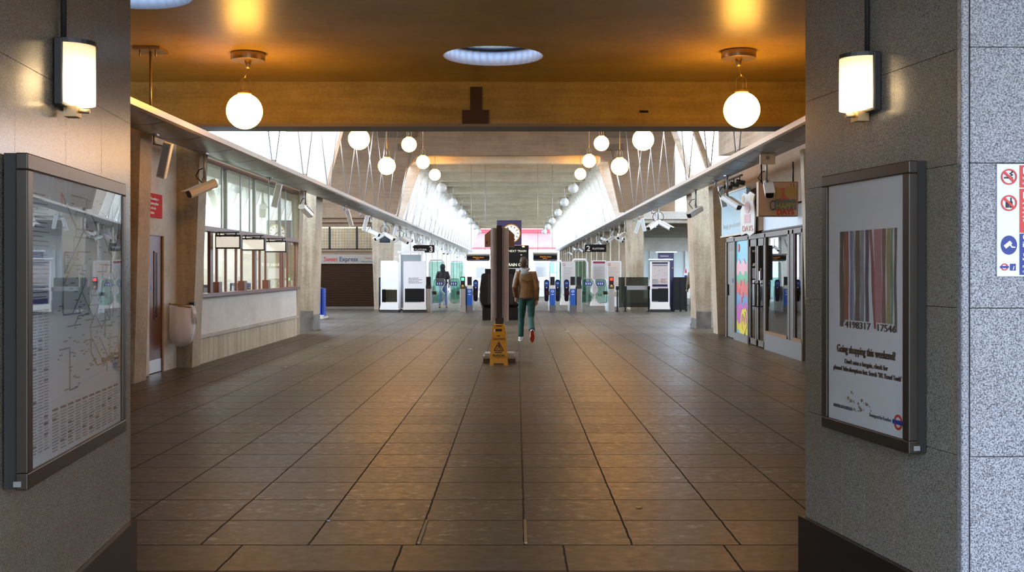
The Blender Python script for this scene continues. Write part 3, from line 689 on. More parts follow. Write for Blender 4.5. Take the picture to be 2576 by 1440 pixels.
pendant(xat(1866,13.75), 13.75, ZC, zat(277,13.75), True, 'large lit globe lamp under the amber ceiling on the right', GR, dx=-.04)
ords = ['first','second','third','fourth','fifth','sixth','seventh','eighth','ninth','tenth','eleventh','twelfth']
left = [(903,350,23.1,7.3),(973,418,28.4,7.3),(1029,364,32.9,7.3),(1064,408,36.8,7.3),(1094,440,43.0,6.25),(1111,473,49.5,6.25),(1140,510,57,6.25),(1163,536,66,6.25),(1180,556,75,6.25),(1193,571,84,6.25),(1204,583,93,6.25)]
for k, (px, py, Y, zc) in enumerate(left):
    lit = k < 5
    pendant(xat(px,Y), Y, zc, zat(py,Y), lit, '%s %s globe lamp of the left row beyond the brown beam' % (ords[k], 'lit' if lit else 'unlit white'), GL, plate=False)
right = [(1618,352,23.1,7.3),(1559,419,28.4,7.3),(1513,361,32.9,7.3),(1482,405,36.8,7.3),(1460,438,43.0,6.25),(1442,474,49.5,6.25),(1420,509,57,6.25),(1404,535,66,6.25),(1389,556,75,6.25),(1378,571,84,6.25),(1369,583,93,6.25)]
for k, (px, py, Y, zc) in enumerate(right):
    lit = k < 5
    pendant(xat(px,Y), Y, zc, zat(py,Y), lit, '%s %s globe lamp of the right row beyond the brown beam' % (ords[k], 'lit' if lit else 'unlit white'), GR, plate=False)

# ================================================================ LONG METAL TROUGHS ALONG BOTH SIDES
def trough(side, xi, xo, zb, label):
    y0, y1 = 8.5, 111.0; s = -1 if side == 'left' else 1
    t = T('service_trough', label, 'trough', ((xi+xo)/2, y0, zb), 0, 'metal troughs hung along the hall'); cx = (xi+xo)/2
    n = 8; prof = [(xi-cx+(xo-xi)*k/n, -.045*math.sin(math.pi*k/n)) for k in range(n+1)]
    b = MB(); b.prism([(x,0,z+.045) for x, z in prof]+[(xo-cx,0,.09),(xi-cx,0,.09)], (0,y1-y0,0)); b.build('soffit', SOFFIT, t)
    b = MB()
    k = 0; y = 13.2-y0
    while y < 90:
        b.prism([(x, y, z+.0435) for x, z in prof]+[(x, y, z+.046) for x, z in prof[::-1]], (0,.02,0)); y += 1.53
    b.build('seam', BLACK, t)
    b = MB(); b.prism([(xi-cx,0,.03),(xi-cx-s*.035,0,.05),(xi-cx-s*.05,0,.12),(xi-cx-s*.02,0,.13),(xi-cx+s*.02,0,.09)], (0,y1-y0,0)); b.build('lip', LIP, t)
    b = MB()
    for k in range(24): b.tube([(0+s*.08, 4.2+k*1.6, .046), (0+s*.08, 4.2+k*1.6, .030)], .07, 14)
    b.build('downlight', mat('dark_downlight', (.10,.09,.08), .4), t)
    rod = 0
    for y in (13.6,):
        b = MB(); b.tube([(0,y-y0,.09),(0,y-y0,ZC-zb)], .018, 8); b.build('hanger_rod', BRASS, t)
        b = MB(); b.box(-.17,.17,y-y0-.17,y-y0+.17,ZC-zb-.04,ZC-zb-.001)
        for a in (-.1,.1): b.tube([(a,y-y0-.1,ZC-zb-.04),(a,y-y0-.1,ZC-zb-.12)], .012, 6)
        b.build('hanger_plate', BRASS, t)
    for k in range(29):
        y = 20.5+k*3.0
        top = 7.3 if y < 41 else 6.25
        tilt = (.42, .34, .2)[0 if y < 41 else 1]
        for q in (-1, 1):
            xt = q*tilt if y < 41 else -s*.55
            b = MB(); b.tube([(q*.015, y-y0, .12), (xt, y-y0+q*tilt*.8, top-zb)], [.014,.012], 6); b.tube([(q*.015,y-y0,.09),(q*.018,y-y0,.32)], .022, 6); b.build('hanger_rod', STEEL, t)
    return t
trough('left', -4.30, -4.98, 3.31, 'long grey metal trough hung along the left side of the hall')
trough('right', 3.90, 4.53, 3.466, 'long grey metal trough hung along the right side of the hall')

# ================================================================ CAMERAS AND COLUMN LOUDSPEAKERS UNDER THE TROUGHS
def housing(parent, p, yaw, pitch, L_=.46, w=.15, h=.13):
    M = Matrix.Translation(p) @ Matrix.Rotation(math.radians(yaw), 4, 'Z') @ Matrix.Rotation(math.radians(pitch), 4, 'X')
    b = MB(); b.M = M; c = .03
    sec = lambda y, k=1: [(x*k, y, z*k) for x, z in ((-w/2,-h/2+c),(-w/2+c,-h/2),(w/2-c,-h/2),(w/2,-h/2+c),(w/2,h/2-c),(w/2-c,h/2),(-w/2+c,h/2),(-w/2,h/2-c))]
    A = [b.v(q) for q in sec(-L_*.55)]; B_ = [b.v(q) for q in sec(L_*.45)]
    b._f(A[::-1]); b._f(B_)
    for k in range(8): b._f([A[k], A[(k+1)%8], B_[(k+1)%8], B_[k]])
    o = b.build('housing', WHITE_C, parent)
    b = MB(); b.M = M; b.prism(sec(-L_*.55-.004, .86), (0,.003,0)); b.build('lens_window', BLACK, o)
    b = MB(); b.M = M; b.box(-w/2-.006, w/2+.006, -L_*.55-.06, L_*.2, h/2, h/2+.008); b.build('sunshield', WHITE_C, o)
    return M
def cctv_proto(name, heads, pole=.40, hoop=False):
    t = T(name, '', 'camera')
    b = MB(); b.tube([(0,0,0),(0,0,-pole)], .022, 10); b.box(-.05,.05,-.05,.05,-.02,0); b.build('pole', GREYM, t)
    b = MB(); b.tube([(0,0,-pole+.02),(0,0,-pole-.09)], .034, 12); b.ball((0,0,-pole-.09), .042, 12, 8); b.build('knuckle', GREYM, t)
    for yaw, pitch, off in heads:
        a = math.radians(yaw); p = Vector((off[0], off[1], -pole-.13+off[2]))
        housing(t, p, yaw, pitch)
        if abs(off[0])+abs(off[1]) > .02:
            b = MB(); b.tube([(0,0,-pole-.06), tuple(p)], .016, 8); b.build('arm', GREYM, t)
    b = MB()
    if hoop: b.tube([(.16*math.cos(k*.37), .02, -pole*.8+.16*math.sin(k*.37)) for k in range(18)], .009, 6)
    else: b.tube([(0,.02,-pole*.55),(-.10,.04,-pole*.62),(-.16,.06,-pole*.85),(-.10,.10,-pole-.02),(-.02,.14,-pole-.11)], .009, 6)
    b.build('cable', BLACK, t); return t
def speaker_proto(name, lean, L_=.46):
    t = T(name, '', 'loudspeaker')
    b = MB(); b.tube([(0,0,0),(0,0,-.14)], .02, 8); b.box(-.05,.05,-.05,.05,-.02,0); b.build('pole', GREYM, t)
    M = Matrix.Translation((.14,-.02,-.34)) @ Matrix.Rotation(math.radians(lean), 4, 'Y') @ Matrix.Rotation(math.radians(12), 4, 'X')
    b = MB(); b.tube([(0,0,-.13),(.10,0,-.15),(.14,.03,-.30)], .012, 8); b.build('arm', GREYM, t)
    b = MB(); b.M = M; b.rbox(-.055,.055,-.04,.06,-L_/2,L_/2,.012); o = b.build('cabinet', WHITE_C, t)
    b = MB(); b.M = M; b.box(-.043,.043,-.044,-.04,-L_/2+.02,L_/2-.02); b.build('grille', mat('pale_speaker_grille', (.55,.55,.53), .6), o)
    return t
camA = cctv_proto('security_camera', [(-38,24,(0,-.04,0))])
camB = cctv_proto('security_camera', [(20,-0+30,(.05,-.05,0))])
camY = cctv_proto('security_camera', [(-55,28,(-.13,-.04,-.02)),(60,28,(.15,-.04,-.02))], hoop=True)
camS = cctv_proto('security_camera', [(75,22,(0.03,0,0))], pole=.3)
spkL = speaker_proto('column_loudspeaker', 16); spkR = speaker_proto('column_loudspeaker', -14)
CG, SG = 'security cameras under the troughs', 'column loudspeakers under the troughs'
XTL, XTR = -4.66, 4.22
used = set()
def hang(proto, side, px, label, rz=0, dz=0):
    x = XTL if side == 'L' else XTR; z = (3.31 if side == 'L' else 3.466)-.040+dz; Y = x*FPX/(px-VX)
    g = CG if proto['category'] == 'camera' else SG
    if proto.name in used: return dup(proto, (x,Y,z), rz, label, g)
    used.add(proto.name); proto.location = (x,Y,z); proto.rotation_euler.z = math.radians(rz); proto['label'] = label; proto['group'] = g; return proto
hang(spkL, 'L', 388, 'slanted column loudspeaker above the red notice')
hang(camA, 'L', 514, 'white security camera under the left trough in front of the upper ticket office glazing', -8)
hang(spkL, 'L', 678, 'white column loudspeaker under the left trough at the far end of the ticket office')
hang(camS, 'L', 768, 'small camera under the left trough above the column with a dark base', 90)
hang(spkR, 'L', 866, 'white column loudspeaker, left of the pair above the kiosk grille')
hang(spkL, 'L', 908, 'white column loudspeaker, right of the pair above the kiosk grille')
hang(camA, 'L', 934, 'white camera pointing right beside the edge of the kiosk grille', 110)
hang(camY, 'L', 968, 'twin-headed white camera above the small black monitor')
hang(spkL, 'L', 984, 'white column loudspeaker hung just right of the small black monitor')
hang(camY, 'L', 1005, 'twin-headed white camera above the tall white poster stand by the kiosk')
far_l = [(1022,camS),(1036,spkR),(1050,camY),(1063,camA),(1076,spkL),(1088,camY),(1100,camS),(1112,spkR),(1122,camY),(1131,camA),(1140,spkL),(1150,camS),(1160,camY)]
for k, (px, pr_) in enumerate(far_l):
    hang(pr_, 'L', px, 'far %s under left trough, %s from the three sign onwards' % ('white camera' if pr_['category'] == 'camera' else 'white column loudspeaker', (ords+['thirteenth'])[k]), 20*(k % 3))
hang(camB, 'R', 1928, 'large security camera under the right trough beside the cartoon lightbox', -28)
hang(spkR, 'R', 1800, 'slanted column loudspeaker under the right trough beside the blue shop fascia')
hang(camB, 'R', 1829, 'security camera under the right trough in front of the blue shop fascia', 20)
hang(camA, 'R', 1750, 'security camera under the right trough pointing left in front of the right columns', -12)
hang(camY, 'R', 1656, 'twin-headed white camera with looped cable above the help panel')
hang(spkL, 'R', 1640, 'white column loudspeaker left of the camera with looped cable')
hang(spkR, 'R', 1608, 'white column loudspeaker at the right edge of the column beside the gates')
hang(spkL, 'R', 1594, 'white column loudspeaker in front of the column beside the gates')
hang(camY, 'R', 1574, 'twin-headed white camera left of the column beside the gates')
hang(camA, 'R', 1560, 'white camera pointing right above the white notice boards', 70)
hang(camY, 'R', 1545, 'twin-headed white camera above the pale notice board with red emblem')
far_r = [(1532,spkL),(1520,camS),(1508,camY),(1497,spkR),(1486,camA),(1476,camS),(1466,spkL),(1457,camY),(1448,camS),(1440,spkR),(1432,camY)]
for k, (px, pr_) in enumerate(far_r):
    hang(pr_, 'R', px, 'far %s under right trough, %s around the two sign' % ('white camera' if pr_['category'] == 'camera' else 'white column loudspeaker', ords[k]), -20*(k % 3))
t = T('junction_box', 'grey junction box on the pole under the right trough near the shop lightbox', 'box', (xat(1930,18.05), 18.05, zat(398,18.05)), 0)
b = MB(); b.rbox(-.13,.13,-.04,-.005,-.11,.06,.01); b.build('body', OFFW, t); b = MB(); b.box(-.03,.03,-.045,-.04,-.03,.03); b.build('cover', GREYM, t)
# ================================================================ LEFT SIDE: door, notice, bag hoop, ticket counters
t = T('timber_door', 'red-brown timber door with narrow vision slot on the left beside the bag hoop', 'door', (-5.335, 15.80, 0), 90)
MB().box(-.315, .315, .0, .045, .01, 2.02).build('leaf', MAHOG, t)
b = MB(); b.box(-.02, .09, -.006, -.001, .82, 1.78); b.build('vision_slot', BLACK, t)
b = MB(); b.box(-.035, -.02, -.012, 0, .80, 1.80); b.box(.09, .105, -.012, 0, .80, 1.80); b.box(-.035,.105,-.012,0,1.78,1.80); b.box(-.035,.105,-.012,0,.80,.82); b.build('slot_bead', OAK, t)
MB().box(-.31, .31, -.006, 0, .012, .20).build('kick_plate', STEEL, t)
b = MB(); b.box(-.27, -.12, -.006, 0, 1.22, 1.30); o = b.build('door_notice', NAVY, t); text('Staff only', WHITE, o, -.25, 1.25, -.008, size=.028)
b = MB()
b.box(-.33,-.315,-.01,.05,0,2.04); b.box(.315,.33,-.01,.05,0,2.04); b.box(-.33,.33,-.01,.05,2.02,2.045); b.build('door_frame', OAK, t)
t = T('red_notice', 'red no-smoking notice with white lettering high on the left block wall', 'notice', (-5.297, 15.62, zat(548, 15.7)), 90)
hh = zat(488,15.7)-zat(548,15.7)
MB().box(-.16, .38, -.012, -.001, 0, hh).build('plate', mat('bright_red_enamel', (.66,.035,.03), .7, spec=.1), t)
for k, s_ in enumerate(('No smoking or', 'loitering please', 'within the', 'station.')): text(s_, WHITE, t, -.13, hh-.095-k*.068, -.014, size=.055, bold=.02)
# ---- bag on hoop
t = T('bag_hoop_bin', 'clear plastic rubbish bag hanging from a metal hoop on the left column', 'bin', (-5.02, 16.36, 0), 0)
c = Vector((-.09, 0, .985)); r = .17
b = MB(); pts = [(c.x+r*math.cos(k*math.pi/12), c.y+r*math.sin(k*math.pi/12)*.9, c.z-.03*math.cos(k*math.pi/12)) for k in range(25)]
b.tube(pts, .013, 8, cap=False); b.build('hoop', BRASS, t)
b = MB(); b.box(-.06,.02,.27,.356,.93,1.02); b.tube([(-.06,.30,.985),(-.07,.16,.985)], .015, 8); b.build('bracket', DARK, t)
b = MB(); nn = 36; prof = [(.985,1.02),(.93,1.0),(.85,1.05),(.75,1.12),(.65,1.16),(.55,1.14),(.46,1.02),(.40,.78),(.365,.45),(.352,.12)]
rnd = random.Random(4); R_ = []
for z, k in prof:
    R_.append([b.v((c.x+r*k*(1+.05*math.sin(5*a+z*9)+.035*math.sin(11*a-z*14))*math.cos(a), c.y+.9*r*k*(1+.05*math.sin(7*a+2*z))*math.sin(a), z)) for a in [2*math.pi*j/nn for j in range(nn)]])
for k in range(len(R_)-1):
    for j in range(nn): b._f([R_[k][j], R_[k][(j+1)%nn], R_[k+1][(j+1)%nn], R_[k+1][j]], True)
b._f(R_[-1][::-1])
def film(name, col, a):
    m = bpy.data.materials.new(name); nt, N, L, B = nodes(m); B.inputs['Base Color'].default_value = (*col,1); B.inputs['Roughness'].default_value = .25; B.inputs['Alpha'].default_value = a; return m
b.build('bag', film('milky_plastic_film', (.94,.95,1.0), .82), t)
b = MB(); 
for k in range(7): b.ball((c.x+rnd.uniform(-.08,.08), rnd.uniform(-.07,.07), .44+.03*k), rnd.uniform(.04,.06), 10, 7, (1,1,.8))
b.build('crumpled_paper', mat('crumpled_paper', (.6,.45,.38), .8), t)
b = MB()
for k in range(5): b.tube([(c.x+r*.95+.005*k, -.03+.02*k, .97),(c.x+r*1.12, -.05+.03*k, .86),(c.x+r*1.08+.008*k, -.04+.03*k, .70)], [.012,.02,.004], 6)
b.build('gathered_film', mat('gathered_film', (.75,.74,.76), .3), t)
# ---- light boxes over the counters
def counter_sign(Y, label):
    t = T('counter_lightbox', label, 'sign', (-5.09, Y, 1.88), 0, 'blank light boxes over the ticket counters')
    b = MB(); b.box(0, .43, 0, .12, 0, .235); b.build('box', DARK, t, bevel=.008)
    b = MB(); b.box(.022, .408, -.006, .001, .025, .205); b.build('face', mat('pale_lightbox_face', (.85,.83,.74), .4, emit=((1,.96,.85), .55)), t)
    b = MB()
    for x in (.09,.34): b.box(x-.008,x+.008,-.009,-.005,.198,.214)
    b.build('clip', INK, t)
    b = MB(); b.tube([(.06,.06,.235),(.06,.06,.275)], .012, 6); b.tube([(.34,.06,.235),(.34,.06,.275)], .012, 6); b.box(-.05,.40,.04,.08,.272,.29); b.build('bracket', DARK, t)
    return t
counter_sign(18.1, 'blank white light box over the nearest ticket counter'); counter_sign(19.85, 'blank white light box over the middle ticket counter'); counter_sign(21.7, 'blank white light box over the far ticket counter')
# things inside the ticket office seen through the glass
t = T('office_light', 'bright fluorescent fitting on the ticket office ceiling', 'lamp', (-7.0, 21, 3.42), 0)
b = MB(); b.box(-.2,.2,-3.4,3.4,-.05,-.001); b.build('tray', WHITE, t)
b = MB(); b.box(-.16,.16,-3.3,3.3,-.075,-.051); b.build('diffuser', emission('fluorescent_tube', (.92,1.0,.95), OFFICE_W), t)
for k, y in enumerate((17.8, 20.9, 23.4)):
    t = T('office_desk', ('ticket office desk behind the nearest counter','ticket office desk behind the middle counter','ticket office desk behind the far counter')[k], 'desk', (-6.05, y, 0), 0, 'ticket office desks')
    b = MB(); b.box(-.35,.4,-.5,.5,.86,.9); b.build('top', mat('office_grey', (.45,.46,.46), .5), t); b = MB(); b.box(-.33,.38,-.48,-.44,0,.86); b.box(-.33,.38,.44,.48,0,.86); b.build('side_panel', GREYM, t)
    t = T('ticket_machine', ('grey ticket machine on the desk behind the nearest counter','grey ticket machine on the desk behind the middle counter','grey ticket machine on the desk behind the far counter')[k], 'machine', (-6.05, y+.1, .9), 0, 'ticket office machines')
    b = MB(); b.box(-.18,.18,-.2,.2,0,.34); b.build('body', DARK, t, bevel=.01); b = MB(); b.box(-.12,.12,-.205,-.2,.12,.28); b.build('screen', GREYINK, t)
t = T('office_cabinet', 'dark filing cabinet at the back of the ticket office', 'cabinet', (-8.6, 23.3, 0), 0)
b = MB(); b.box(-.35,.35,-.6,.6,0,1.7); b.build('body', mat('cabinet_grey', (.25,.27,.28), .5), t)
for k in range(4):
    b = MB(); b.box(-.33,.33,-.62,-.6,.06+k*.41,.44+k*.41); o = b.build('drawer', GREYM, t); b = MB(); b.box(-.06,.06,-.635,-.62,.3+k*.41,.33+k*.41); b.build('handle', STEEL, o)
t = T('office_poster', 'blue-edged white notice inside the nearest ticket window', 'notice', (-5.22, 17.6, 1.16), 90)
b = MB(); b.box(-.28,.3,.0,.006,0,.98); b.build('sheet', WHITE, t); b = MB(); b.box(-.28,-.24,-.004,0,0,.98); b.build('blue_edge', BLUE, t)
# ---- kiosk at the back on the left
YK = 42.0
xk0, xk1 = -10.9, xat(944, YK); zs0, zs1, zs2 = zat(664, YK), zat(641, YK), zat(567, YK)
t = T('kiosk', 'shuttered sweet kiosk with a pale fascia and mesh grille at the back left', 'kiosk', ((xk0+xk1)/2, YK, 0), 0); hw = (xk1-xk0)/2
b = MB(); b.box(-hw, hw, .10, .16, .02, zs0)
for k in range(24): b.box(-hw, hw, .075, .10, .06+k*.069, .06+k*.069+.05)
b.build('shutter', mat('brown_roller_shutter', (.045,.022,.011), .8, spec=.08), t)
b = MB(); b.box(-hw, hw, .05, .2, 0, .09); b.build('threshold', mat('grey_threshold', (.16,.13,.10), .6), t)
b = MB(); b.box(-hw, hw, 0, .2, zs0, zs1); fa = b.build('fascia', mat('fascia_cream', (.28,.235,.19), .5), t)
x = xat(814,YK)-(xk0+xk1)/2; text('Sweet', mat('fascia_red', (.40,.03,.012), .5), fa, x, zs0+.10, -.012, width=.54, size=.25, bold=.012)
x = xat(853,YK)-(xk0+xk1)/2; text('Express', mat('fascia_navy', (.03,.04,.08), .5), fa, x, zs0+.10, -.012, width=.72, size=.25, bold=.012)
x = xat(918,YK)-(xk0+xk1)/2; text('Sweets', RED, fa, x, zs0+.2, -.012, size=.09); text('Phone Cards', GREYINK, fa, x-.14, zs0+.06, -.012, size=.09)
b = MB(); b.box(-hw, hw, .05, .2, zs1, zs1+.14); b.box(-hw, hw, .0, .06, zs1+.12, zs1+.2); b.build('cornice', CONC_TAN, t)
b = MB(); n = 0; zz0, zz1 = zs1+.2, zs2
k = 0
while -hw+k*.06 < hw: b.box(-hw+k*.06, -hw+k*.06+.014, .09, .10, zz0, zz1); k += 1
k = 0
while zz0+k*.06 < zz1: b.box(-hw, hw, .085, .095, zz0+k*.06, zz0+k*.06+.014); k += 1
b.build('mesh_grille', DARK, t)
b = MB()
for px in (797, 828, 897, 942): x = xat(px,YK)-(xk0+xk1)/2; b.box(x-.035, x+.035, .06, .12, zz0, zz1)
b.box(-hw, hw, .06, .12, zz1-.05, zz1); b.box(-hw, hw, .06, .12, zz0, zz0+.04); b.build('grille_frame', BLACK, t)
b = MB(); b.box(-hw, hw, 2.2, 2.25, 0, zz1+.1); b.build('back_panel', mat('kiosk_back', (.58,.46,.28), .7, var=(2,.3)), t)
t = T('kiosk_light', 'strip light behind the kiosk grille', 'lamp', (-7.2, 43.4, zz1+.0), 0)
b = MB(); b.box(-1.6,1.6,-.06,.06,-.06,0); b.build('tube', emission('kiosk_tube', (1,.80,.5), 5), t); MB().box(-1.7,1.7,-.09,.09,0,.05).build('batten', WHITE, t)
# stacked blue barrier
t = T('folded_barrier', 'folded blue plastic barrier leaning behind the column with a dark base', 'barrier', (xat(806, 34), 34, 0), 0)
for k in range(3):
    b = MB(); b.rbox(-.11+k*.085, -.035+k*.085, -.25+k*.06, .25, .06, .98-.02*k, .02); b.build('panel', mat('barrier_blue', (.015,.05,.36), .4), t)
b = MB(); b.box(-.12,.20,-.42,.3,0,.05); b.rbox(.05,.18,-.5,-.3,.0,.11,.02); b.build('foot', OFFW, t)
MB().box(-.085,-.06,-.256,-.25,.62,.72).build('label_patch', WHITE, t)
# ---- little black monitor under the left trough
t = T('monitor', 'small black monitor hung under the left trough beside the kiosk', 'monitor', (xat(970,39), 39, 3.31), 0)
b = MB(); b.tube([(0,.1,0),(0,.1,-.42)], .02, 8); b.build('pole', GREYM, t)
b = MB(); b.hexa([(-.19,-.2,-.80),(.19,-.2,-.80),(.13,.25,-.72),(-.13,.25,-.72),(-.19,-.2,-.44),(.19,-.2,-.44),(.13,.25,-.5),(-.13,.25,-.5)]); b.build('casing', BLACK, t)
b = MB(); b.box(-.16,.16,-.205,-.2,-.77,-.49); b.build('screen', mat('blank_screen', (.03,.04,.05), .15), t); MB().box(-.19,.19,-.21,-.18,-.815,-.80).build('trim_strip', STEEL, t)

# ================================================================ POSTER STANDS AND NOTICE BOARDS
def stand(name, loc, rz, label, wd, h, parts, cap=False, foot=True):
    t = T(name, label, 'poster stand', loc, rz)
    b = MB(); b.box(-wd/2, -wd/2+.05, -.05, .05, .1, h); b.box(wd/2-.05, wd/2, -.05, .05, .1, h); b.box(-wd/2, wd/2, -.05, .05, h-.05, h); b.build('frame', WHITE, t)
    b = MB(); b.prism([(-wd/2-.03,-.12,0),(wd/2+.03,-.12,0),(wd/2+.03,.12,0),(-wd/2-.03,.12,0)], (0,0,.10)); b.build('base', DARK, t, bevel=.01)
    b = MB(); b.hexa([(-wd/2-.02,-.10,.1),(wd/2+.02,-.10,.1),(wd/2+.02,.1,.1),(-wd/2-.02,.1,.1),(-wd/2+.02,-.055,.36),(wd/2-.02,-.055,.36),(wd/2-.02,.055,.36),(-wd/2+.02,.055,.36)]); b.build('skirt', OFFW, t)
    for nm, m_, z0, z1 in parts: MB().box(-wd/2+.05, wd/2-.05, -.045, .045, z0, z1).build(nm, m_, t)
    if cap: b = MB(); b.box(-wd/2-.05, wd/2+.12, -.14, .14, h, h+.05); b.build('cap', WHITE, t)
    return t
Y = 38.6
t = stand('poster_stand', (xat(981,Y), Y, 0), -14, 'plain white poster stand nearest the kiosk', .68, 1.86, [('poster', WHITE, .83, 1.81), ('lower_panel', SMOKE, .38, .81)])
t = stand('poster_stand', (xat(1043,Y), Y, 0), 8, 'white poster stand with a few printed lines beside the left gate', .80, 1.84, [('poster', WHITE, .86, 1.79), ('lower_panel', BLACK, .38, .85)])
b = MB(); lines_block(b, -.22, .33, 1.24, 4, .055, .02, random.Random(2), -.05); b.build('printed_lines', GREYINK, t)
t = T('tall_frame_stand', 'tall white framed stand behind the white poster stands', 'stand', (xat(1034,40.4), 40.4, 0), 0)
b = MB(); b.box(-.45,-.38,-.05,.05,0,2.16); b.box(.38,.45,-.05,.05,0,2.16); b.box(-.5,.5,-.1,.1,2.16,2.24); b.build('frame', WHITE, t); b = MB(); b.box(-.38,.38,.0,.03,.1,2.1); b.build('panel', mat('grey_blue_panel', (.30,.35,.36), .4), t); MB().box(-.45,.45,-.12,.12,0,.06).build('base', DARK, t)
t = T('help_point', 'dark help machine between the kiosk and the white poster stands', 'machine', (xat(962,39.6), 39.6, 0), 0)
b = MB(); b.rbox(-.12,.12,-.12,.12,0,1.25,.03); b.build('body', BLACK, t); MB().box(-.08,.08,-.126,-.12,.9,1.15).build('panel', NAVY, t)
# right: information stand
Y = 39.0
t = stand('poster_stand', (xat(1660,Y), Y, 0), -4, 'white information stand with a map poster in front of the navy help panel', .70, 1.88, [('poster', mat('info_sheet', (.50,.42,.38), .6), .86, 1.84), ('lower_panel', BLACK, .40, .84)], cap=True)
b = MB(); b.box(-.28,.28,-.05,-.045,1.75,1.80); b.box(-.27,.27,-.05,-.045,.92,1.0); b.box(-.26,.26,-.05,-.045,1.68,1.70); b.build('printed_bands', DNAVY, t)
b = MB(); rnd = random.Random(9)
lines_block(b, -.27, -.03, 1.19, 6, .028, .012, rnd, -.05); lines_block(b, .03, .27, 1.21, 6, .028, .012, rnd, -.05)
for k in range(14): a = rnd.uniform(-.25,.2); z = rnd.uniform(1.28,1.62); b.box(a, a+rnd.uniform(.02,.09), -.05, -.046, z, z+.008)
b.build('printed_map', GREYINK, t)
b = MB(); b.box(-.02,.06,-.052,-.046,1.12,1.14); b.box(.05,.25,-.052,-.046,1.1,1.12); b.build('printed_orange', mat('print_orange', (.7,.3,.08), .6), t)
t = T('help_totem', 'tall navy assistance panel behind the white information stand', 'sign', (xat(1675,39.7), 39.7, 0), 0)
b = MB(); b.box(-.29,.29,-.04,.04,.0,2.16); b.build('board', mat('assistance_navy', (.03,.025,.075), .4), t); b = MB(); b.box(-.36,.40,-.12,.12,2.16,2.21); b.build('cap', WHITE, t)
text('Assistance', WHITE, t, -.22, 2.02, -.043, size=.075); b = MB(); b.box(-.06,.16,-.045,-.04,1.86,1.95); b.build('badge', mat('badge_lilac', (.35,.33,.6), .5), t); b = MB(); b.tube([(.24,-.045,1.6),(.24,-.06,1.6)], .02, 10); b.build('light', YELLOW, t)
def notice(px0, px1, py0, py1, Y, label, head, body, foot=True, logo=False, seed=1):
    x0, x1, z0, z1 = xat(px0,Y), xat(px1,Y), zat(py1,Y), zat(py0,Y); wd = x1-x0
    t = T('notice_board', label, 'notice board', ((x0+x1)/2, Y, 0), 0, 'notice boards beyond the ticket gates')
    b = MB(); b.box(-wd/2-.05,-wd/2,-.03,.03,.05,z1+.04); b.box(wd/2,wd/2+.05,-.03,.03,.05,z1+.04); b.box(-wd/2,wd/2,-.03,.03,z1,z1+.05); b.build('frame', WHITE, t)
    MB().box(-wd/2, wd/2, -.02, .02, z0, z1).build('sheet', body, t)
    if head: MB().box(-wd/2, wd/2, -.026, -.02, z1-.09, z1).build('header', head, t)
    b = MB(); rnd = random.Random(seed); lines_block(b, -wd*.42, wd*.42, z1-.22, 16, (z1-z0)/22, .013, rnd, -.026); b.build('printed_lines', mat('pale_print', (.28,.29,.31), .6), t)
    if logo:
        b = MB(); b.disc((-wd*.40,-.026,z1-.1), .06, (0,.004,0), n=16, inner=.04); b.build('emblem', RED, t)
    b = MB(); b.hexa([(-wd/2-.12,-.25,0),(wd/2+.12,-.25,0),(wd/2+.12,.25,0),(-wd/2-.12,.25,0),(-wd/2-.04,-.05,.4),(wd/2+.04,-.05,.4),(wd/2+.04,.05,.4),(-wd/2-.04,.05,.4)]); b.build('foot', OFFW, t)
    return t
notice(1416,1444,661,740,47,'white notice board with a red emblem left of the two-platform sign',None,WHITE,logo=True,seed=3)
notice(1492,1522,658,740,46,'white notice board with a dark red header behind the right wide gate',mat('maroon', (.30,.03,.06), .5),PAPER,seed=4)
notice(1529,1560,660,735,45,'cream notice board with a red emblem right of the maroon-headed one',None,mat('cream_sheet', (.72,.60,.50), .6),logo=True,seed=5)
notice(1347,1373,663,698,62,'small white notice board far down the right platform',None,WHITE,seed=6)
notice(1196,1224,664,700,60,'small white notice board far down the left platform',None,WHITE,seed=7)

# ================================================================ HANGING SIGNS
def platform_sign(px0, px1, py0, py1, Y, num, numleft, label):
    x0, x1, z0, z1 = xat(px0,Y), xat(px1,Y), zat(py1,Y), zat(py0,Y); wd, h = x1-x0, z1-z0
    t = T('platform_sign', label, 'sign', ((x0+x1)/2, Y, z0), 0, 'black platform signs')
    b = MB(); b.box(-wd/2, wd/2, -.04, .04, 0, h); b.build('board', BLACK, t)
    b = MB()
    for s in (-.35,.35): b.tube([(s*wd,0,h),(s*wd,0,5.92-z0)], .006, 6)
    b.build('rod', GREYM, t)
    if numleft: text(num, WHITE, t, -wd*.42, h*.14, -.044, size=h*.98, bold=.02); text('PLATFORM', WHITE, t, -wd*.14, h*.33, -.044, width=wd*.52, size=h*.34, bold=.01)
    else: text('PLATFORM', WHITE, t, -wd*.44, h*.28, -.044, width=wd*.55, size=h*.34, bold=.01); text(num, WHITE, t, wd*.24, h*.1, -.044, size=h*1.05, bold=.02)
    return t
platform_sign(1471, 1525, 615.5, 634.5, 44, '2', True, 'black hanging sign with a white figure two and the word platform')
platform_sign(1041, 1093, 617, 636, 44, '3', False, 'black hanging sign with a white figure three and the word platform')
